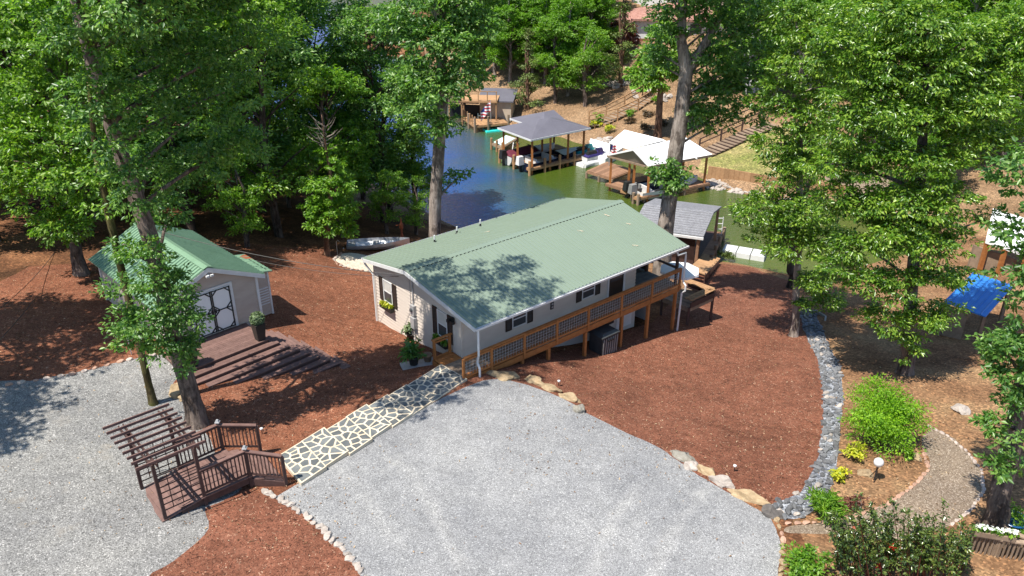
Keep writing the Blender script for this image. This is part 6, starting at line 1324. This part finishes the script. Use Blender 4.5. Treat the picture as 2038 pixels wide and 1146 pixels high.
# big trees on the right
b = G(1579, 668); Y = b.y
tree('shore_tree', 'bright tree with slim trunk standing at the right edge of the mulch bed', px_trunk(Y, [.2, (1583, 600, 0, .19), (1590, 480, .2, .17), (1592, 300, .4, .14), (1595, 120, .6, .08)], b),
     px_blobs(Y, [(1540, 410, 0, 1.4), (1500, 420, -.2, 1.1), (1530, 470, -.4, 1.2), (1600, 430, -.5, 1.5), (1580, 490, -.6, 1.4), (1640, 470, -.4, 1.4), (1620, 560, -.6, 1.0), (1650, 600, -.5, .8), (1600, 610, -.4, .6), (1560, 350, .2, 1.2), (1590, 330, .2, 1.3), (1545, 290, .6, 1.3), (1590, 230, .4, 1.6), (1550, 190, .8, 1.3), (1620, 280, .2, 1.5), (1600, 130, .5, 1.7), (1650, 180, .3, 1.6), (1640, 60, .6, 1.7), (1580, 40, 1, 1.6)]), 'leafD', 'barkpale', 81, dens=34, per=36, tw=.44, leaf=.185, aspect=.42, flat=.38, droop=.3)
b = G(1800, 742); Y = b.y
tree('hickory_tree', 'huge bright hickory with drooping leaves filling the right side', px_trunk(Y, [.3, (1806, 690, 0, .28), (1815, 560, .2, .26), (1830, 380, .4, .22), (1840, 200, .6, .17), (1850, 20, .8, .1)], b),
     px_blobs(Y, [(1800, 690, -.6, .9), (1760, 640, -.8, 1.0), (1840, 640, -.9, 1.0), (1720, 560, -.6, 1.2), (1790, 570, -.9, 1.3), (1860, 560, -.8, 1.0), (1700, 490, -.2, 1.1), (1760, 470, -.6, 1.3), (1840, 480, -.9, 1.4), (1900, 480, -.5, .9), (1820, 410, -.8, 1.4), (1880, 400, -.6, 1.2), (1870, 330, -.5, 1.4), (1740, 300, .2, 1.3), (1790, 320, -.4, 1.2), (1690, 250, .4, 1.2), (1760, 220, .2, 1.6), (1840, 240, -.2, 1.6), (1920, 280, 0, 1.4), (1980, 290, .4, 1.2), (1940, 200, 0, 1.6), (1860, 150, 0, 1.7), (1780, 120, .4, 1.6), (1710, 140, .8, 1.4), (1990, 140, .6, 1.6), (1920, 90, .3, 1.5), (1830, 50, .3, 1.6), (1740, 30, .8, 1.6), (1690, 420, .3, .8), (1910, 550, -.4, .7), (1960, 440, .4, .8), (1700, 340, .6, 1.3), (1660, 400, .4, 1.2), (1660, 100, .8, 1.5), (2030, 240, .8, 1.3), (2020, 60, .8, 1.6), (1640, 330, .6, 1.2), (1740, 400, 0, 1.0), (1670, 540, -.2, 1.0), (1880, 620, -.6, .8)]), 'leafD', 'bark', 91, dens=34, per=36, tw=.44, leaf=.185, aspect=.42, flat=.38, droop=.3)
b = G(1972, 1062); Y = b.y
tree('edge_tree', 'big tree with thick leaning trunk at the right edge of the picture', px_trunk(Y, [.34, (1985, 1000, 0, .3), (2010, 900, .2, .28), (2040, 760, .4, .26), (2075, 560, .6, .22), (2110, 300, .8, .16)], b),
     px_blobs(Y, [(1985, 850, -.6, .6, .35), (2015, 870, -.8, .55, .3), (1975, 925, -.8, .5, .28), (2020, 930, -.7, .5), (2000, 760, 0, .8), (2035, 800, 0, .8), (1992, 700, .4, .75), (2035, 690, .2, .9), (2045, 600, .6, .8), (2060, 540, .6, 1.0), (2050, 460, 1, 1.1), (2060, 350, 1, 1.3), (2050, 720, -.2, 1.0)]), 'leafB', 'bark', 101, dens=34, per=26, tw=.3, leaf=.17)
b = G(1575, 572); Y = b.y
tree('bank_tree', 'dark trunked tree near the water behind the shore tree', px_trunk(Y, [.25, (1572, 540, 0, .22), (1580, 460, .3, .18), (1620, 330, .5, .12)], b), px_blobs(Y, [(1640, 400, 1, 1.4), (1690, 350, 1.5, 1.2), (1600, 380, 1, 1.3), (1560, 450, .5, 1.0), (1660, 300, 1.5, 1.6)]), 'leafD', 'barkdark', 111, dens=24, per=32, tw=.46, leaf=.18, aspect=.42, flat=.4)
# small thin trunk on far slope
b = G(1308, 275); Y = b.y
tree('pine_trunk_tree', 'tree with slim reddish trunk standing behind the white dock roof', px_trunk(Y, [.38, (1312, 220, 0, .34), (1315, 180, 0, .3), (1312, 100, 0, .2)], b), px_blobs(Y, [(1305, 150, -.5, 2.4), (1300, 120, 0, 2.0), (1325, 95, 0, 2.2), (1275, 150, 0, 1.8), (1335, 130, .5, 2.0), (1330, 60, .5, 1.8)]), 'leafA', 'barkpine', 121, dens=16, per=20, tw=.6, leaf=.42)

# ---- generic trees: several prototypes, copied
PROTO = []
def proto(seed, Ht, R0, leafm, barkm, nb, leaf, dens=12, conifer=False):
    g = random.Random(seed); tr = [(0, 0, 0, .3), (g.uniform(-.3, .3), g.uniform(-.3, .3), Ht * .35, .24), (g.uniform(-.6, .6), g.uniform(-.6, .6), Ht * .7, .15), (0, 0, Ht * .95, .05)]; bl = []
    for k in range(nb):
        h = g.uniform(.22, .97) if not conifer else g.uniform(.1, .97); rr = R0 * (math.sin(math.pi * min(1, max(.08, (h - .1) / .95))) ** .6 if not conifer else (1.05 - h)); a = g.uniform(0, 6.28); q = rr * g.uniform(.35, .85)
        r = R0 * g.uniform(.3, .45) * (1 if not conifer else (1.2 - h)); bl.append((q * math.cos(a), q * math.sin(a), Ht * h, r, r * (.7 if not conifer else .5)))
    return dict(tr=tr, bl=bl, leafm=leafm, barkm=barkm, leaf=leaf, dens=dens, seed=seed, objs=None, Ht=Ht)
PROTO = [proto(1, 17, 4.2, 'leafA', 'barkdark', 26, .34), proto(2, 19, 4.5, 'leafB', 'barkdark', 28, .36), proto(3, 15, 4.0, 'leafE', 'barkpale', 26, .4), proto(4, 13, 3.8, 'leafC', 'bark', 24, .38), proto(5, 12, 3.0, 'cedarleaf', 'barkpine', 26, .32, 14, True), proto(6, 16, 4.4, 'leafE', 'barkpale', 28, .42), proto(7, 9, 3.2, 'leafC', 'bark', 18, .3, 14)]
def place(i, p, s, name, label, group=None, rz=None):
    P = PROTO[i]; rz = random.uniform(0, 6.28) if rz is None else rz
    if P['objs'] is None:
        t = thing(name, label, 'tree', Vector((0, 0, 0)), group); m = trunk_mesh([(0, 0, -.5, .42)] + P['tr'], 9, i)
        for k, q in enumerate(P['bl']): z = max(1.5, q[2] - .5 * math.hypot(q[0], q[1]) - 1); limb(m, (0, 0, z), q[:3], .09, k)
        m.build('trunk', P['barkm'], t, smooth=True); crown('crown', P['bl'], P['leafm'], t, 300 + i, dens=P['dens'], per=26, tw=.62, leaf=P['leaf'] * .8, up=.7); P['objs'] = t
    else:
        t = copy_tree(P['objs']); t.name = name
        for k in ('label', 'group'):
            if k in t: del t[k]
        tag(t, label, 'tree', group)
    t.location = p; t.rotation_euler = (0, 0, rz); t.scale = (s, s, s); return t
# forest left, behind the shed
FOR = [(-24, 42, 0, 1.0), (-19, 44, 1, .95), (-14.5, 46, 0, .9), (-29, 47, 1, 1.05), (-22.5, 50, 2, 1.05), (-17, 51, 1, 1.0), (-12, 51.5, 3, .85), (-34, 52, 0, 1.1), (-27, 55, 3, 1.1), (-20, 57, 0, 1.05), (-14, 57.5, 1, .95), (-9.5, 55, 1, .8), (-39, 58, 1, 1.1), (-31, 61, 2, 1.1), (-24, 63, 1, 1.1), (-17.5, 64, 0, 1.0), (-12.3, 62.5, 3, .8), (-36, 67, 0, 1.15), (-28, 70, 3, 1.1), (-22, 71, 1, 1.05), (-45, 66, 2, 1.1), (-42, 76, 0, 1.2), (-34, 78, 1, 1.15), (-27, 79, 2, 1.0), (-50, 72, 1, 1.2), (-52, 84, 3, 1.2), (-60, 80, 0, 1.2), (-28, 40, 3, .9), (-33, 44, 1, 1.0), (-7.3, 57.5, 0, .72), (-9.8, 60.5, 1, .85)]
FL_ = {0: 'dark green leafy tree in the crowded wood behind the shed', 1: 'bluish green tall tree in the crowded wood behind the shed', 2: 'yellow green tall tree in the crowded wood behind the shed', 3: 'bright green rounded tree in the crowded wood behind the shed'}
for x, y, i, s in FOR:
    z = H(x, y)
    if z < WATER + .1: z = WATER + .1
    wh = 'in the front row of the wood' if y < 48 else ('at the far left of the wood' if x < -30 else ('in the middle of the wood' if y < 60 else 'by the water behind the wood'))
    place(i, Vector((x, y, z)), s, 'forest_tree', FL_[i].replace('in the crowded wood behind the shed', wh + ' behind the shed'), ['dark', 'bluish', 'yellowish', 'bright'][i] + ' trees ' + wh)
for x, y, i, s in ((-10, 112, 2, .9), (-4, 108, 5, .9), (-14, 122, 5, 1.0), (-6, 120, 2, 1.0), (1, 116, 5, 1.0), (-12, 134, 2, 1.1), (-2, 130, 5, 1.1), (6, 128, 2, 1.0), (-18, 130, 5, 1.0), (4, 142, 5, 1.1), (-8, 146, 2, 1.1), (14, 138, 2, 1.1), (22, 134, 5, 1.1), (30, 140, 2, 1.1), (40, 136, 5, 1.1)):
    if H(x, y) > WATER + .2: place(i, Vector((x, y, H(x, y))), s, 'point_tree', 'light green tree on the wooded point across the lake', 'trees on the point across the lake')
# understorey
US = [(-15.5, 43, .55), (-20, 46.5, .6), (-11, 48, .5), (-25, 45, .6), (-8.6, 51, .5), (-16, 54, .6), (-30, 50, .6), (-6.8, 52.5, .45)]
for x, y, s in US: place(6, Vector((x, y, H(x, y))), s, 'young_tree', 'low bushy young tree at the edge of the wood behind the shed', 'young trees at the edge of the wood')
# far bank woods
FB_ = [(985, 150, 2, .8), (1015, 165, 5, .75), (965, 130, 5, .8), (1085, 165, 5, .75), (1140, 140, 2, .8), (1100, 130, 5, .85), (1060, 115, 2, .9), (1170, 150, 5, .65), (1195, 130, 2, .7), (940, 150, 2, .75), (1000, 75, 2, 1.0), (1060, 70, 5, 1.0), (1130, 60, 2, 1.0), (900, 60, 5, 1.0), (870, 100, 2, .9), (1000, 110, 5, .9), (1040, 95, 2, .9), (1080, 110, 5, .9), (1110, 85, 2, .9), (1150, 70, 5, 1.0), (960, 80, 2, .9), (1020, 50, 5, 1.0), (1090, 45, 2, 1.0), (1180, 110, 3, .8), (1140, 30, 2, 1.0), (930, 110, 5, .9), (1060, 150, 2, .7), (1115, 165, 5, .62), (1165, 40, 5, 1.0), (1120, 20, 5, 1.1), (1010, 20, 2, 1.1), (950, 40, 5, 1.0), (1400, 30, 5, 1.1), (1500, 40, 2, 1.1), (1560, 100, 5, 1.0), (1560, 20, 5, 1.1), (1640, 60, 2, 1.0), (1700, 120, 5, 1.0), (1720, 40, 2, 1.1), (1800, 80, 5, 1.0), (1800, 180, 2, .9), (1880, 60, 2, 1.1), (1960, 100, 5, 1.0), (1660, 200, 5, .8), (1700, 260, 2, .75), (1440, 180, 3, .7), (1540, 200, 5, .8), (2010, 200, 2, .9), (1900, 190, 5, .9), (1820, 300, 5, .7), (1950, 260, 3, .8), (1625, 330, 3, .6), (1740, 300, 5, .75), (1850, 395, 3, .65), (1900, 330, 5, .75), (1790, 420, 3, .55), (1990, 330, 2, .8), (2030, 280, 5, .9), (1480, 120, 5, .9), (1620, 140, 2, .9), (1770, 30, 5, 1.1), (1850, 130, 2, 1.0), (2000, 40, 5, 1.1)]
for x, y, i, s in FB_:
    p = G(x, y); lb = {2: 'pale trunked yellow green tree on the wooded far hillside', 5: 'tall light green tree on the wooded far hillside', 3: 'rounded bright tree near the houses on the far hillside'}[i]
    wh = 'above the far plank dock' if x < 1030 else ('behind the charcoal hip roof' if x < 1120 else ('left of the red roofed house' if x < 1240 else ('around the slate blue house' if x < 1600 else 'behind the big hickory')))
    lb = lb.replace('on the wooded far hillside', 'on the hillside ' + wh).replace('near the houses on the far hillside', 'on the hillside ' + wh)
    place(i, p, s, 'hillside_tree', lb, wh + ', far hillside trees, ' + {2: 'yellow green', 5: 'light green', 3: 'rounded'}[i])
for x, y, s, lb in ((1050, 218, .78, 'feathery pale green cedar behind the charcoal hip roof'), (1235, 172, .95, 'conical olive cedar on the hillside above the stairway'), (1196, 118, .8, 'slender olive cedar left of the red roofed house')): place(4, G(x, y), s, 'cedar_tree', lb)
place(6, G(1165, 210), .95, 'round_tree', 'dark trunked small tree at the edge of the hillside shade')
place(3, G(1105, 205), .75, 'leafy_tree', 'full green tree with pale trunk right of the feathery cedar')
place(5, G(1130, 190), .7, 'leaning_tree', 'light green tree above the hip roofed dock')
place(1, Vector((-25.5, 25.5, H(-25.5, 25.5))), .95, 'drive_tree', 'tree beyond the left edge shading the pine straw')
place(0, Vector((-24.5, 19.5, H(-24.5, 19.5))), .85, 'drive_tree', 'tree beyond the left edge shading the gravel drive')
# ------------------------------------------------------------------ shrubs
def shrub(name, label, p, r, h, mat, seed, leaf=.1, dens=60, per=20, tw=.2, nb=9, stems=True, group=None, aspect=.5, up=.6):
    g = random.Random(seed); t = thing(name, label, 'shrub', p, group); bl = []
    for k in range(nb): a = g.uniform(0, 6.28); q = r * g.uniform(.1, .65); bl.append((p.x + q * math.cos(a), p.y + q * math.sin(a), p.z + h * g.uniform(.35, .75), r * g.uniform(.35, .5), h * .28))
    if stems:
        m = MB()
        for q in bl: m.tube([(p.x, p.y, p.z - .05), ((p.x + q[0]) / 2, (p.y + q[1]) / 2, p.z + (q[2] - p.z) * .4), q[:3]], [.035, .025, .012], 5)
        m.build('stems', 'bark', t)
    crown('foliage', bl, mat, t, seed, dens=dens, per=per, tw=tw, leaf=leaf, aspect=aspect, up=up); return t
shrub('maple_shrub', 'large lime green feathery shrub in the right garden', G(1745, 880), 1.75, 2.4, 'maple', 5, .11, 46, 28, .34, 20, aspect=.4)
shrub('yellow_shrub', 'upper yellow leaved shrub beside the river bed', G(1692, 912), .5, .65, 'yellow', 6, .12, 130, 14, .16, 7)
shrub('yellow_shrub', 'lower yellow leaved shrub beside the globe lamp', G(1674, 955), .48, .55, 'yellow', 7, .12, 130, 14, .16, 7)
shrub('grassy_shrub', 'grassy bright green shrub at the lower end of the river bed', G(1640, 1035), .75, 1.0, 'leafC', 8, .22, 90, 22, .25, 9, aspect=.18, up=.1)
shrub('purple_shrub', 'low purple red shrub behind the grassy green shrub', G(1698, 1012), .45, .6, 'redleaf', 9, .09, 110, 16, .16, 6)
shrub('bottom_shrub', 'rounded yellow green shrub at the bottom edge beside the gravel lot', G(1598, 1150), .8, 1.1, 'leafC', 10, .12, 90, 20, .22, 10)
# crepe myrtle thicket with upright spires
p = G(1790, 1150); t = thing('myrtle_thicket', 'dark glossy shrub with upright spires along the bottom edge', 'shrub', p); bl = []; m = MB(); g = random.Random(12)
for k in range(70):
    px = g.uniform(1650, 1935); py = 1155 + g.uniform(-30, 60); b0 = atY(px, py, p.y + g.uniform(-.6, .8)); top = atY(px + g.uniform(-14, 14), g.triangular(985, 1110, 1050), b0.y)
    hh = max(.5, top.z - p.z); x0, y0 = (b0.x * .8 + p.x * .2), b0.y
    m.tube([(x0, y0, p.z), ((x0 + top.x) / 2, (y0 + top.y) / 2, p.z + hh * .5), tuple(top)], [.02, .014, .004], 4)
    for j in range(7): s = .35 + .65 * j / 6; bl.append((x0 + (top.x - x0) * s, y0 + (top.y - y0) * s, p.z + hh * s, .26 * (1.12 - s), .22))
m.build('stems', 'redleaf', t); c, cen = twigs_in(bl, 110, 12); V, F = leaves(c, 7, .12, .1, .5, .8, .3, np.repeat(cen, 7, 0), 12); leaf_obj('foliage', V, F, 'myrtle', t)
V, F = leaves([tuple(atY(1708, 1050, p.y)), tuple(atY(1775, 1088, p.y - .2)), tuple(atY(1748, 1126, p.y - .3))], 16, .12, .09, .7, .8, .6, seed=3); leaf_obj('blossom', V, F, 'redflower', t)
shrub('tuft_grass', 'small green grass tuft at the inside of the garden path', G(1802, 912), .28, .4, 'leafC', 15, .2, 120, 16, .15, 4, stems=False, aspect=.12, up=0)
shrub('corner_shrub', 'light green leafy shrub at the right edge below the blue pot', G(2034, 1085), .4, .7, 'leafC', 16, .14, 90, 18, .2, 6)
for x, y, r, h, mm, lb in ((1188,253,.8,.8,'yellow','left golden shrub below the hillside stairway'),(1216,262,.9,.8,'yellow','right golden shrub above the white dock roof'),(1190,248,.8,1.2,'leafC','green shrub at the foot of the hillside stairway'),(1257,233,.8,1.1,'leafC','green shrub against the middle of the hillside stairway'),(1255,247,.8,.7,'bronze','bronze mound nearest the stairway middle'),(1281,258,.8,.7,'bronze','lowest bronze mound above the white roof'),(1292,230,.8,.7,'bronze','highest bronze mound left of the slim trunk'),(1320,252,.8,.7,'bronze','bronze mound right of the slim trunk'),(1305,205,.8,1.0,'leafC','green shrub near the top of the stairway'),(1291,193,.6,.6,'bronze','tiny bronze mound at the stairway top')):
    shrub('hill_shrub', lb, G(x, y), r, h, mm, int(x), .22, 26, 14, .3, 6, False)
shrub('shore_grass', 'tuft of pale reeds at the water edge by the pier', G(1445, 520), .5, .9, 'cedarleaf', 77, .35, 60, 12, .25, 5, False, aspect=.1, up=0)
shrub('red_bush', 'brown red bush in front of the red roofed house porch', G(1238, 100), 2.4, 4.2, 'redleaf', 55, .4, 10, 16, .6, 8, False)
for o in bpy.data.objects:
    if '_b' in o: del o['_b']
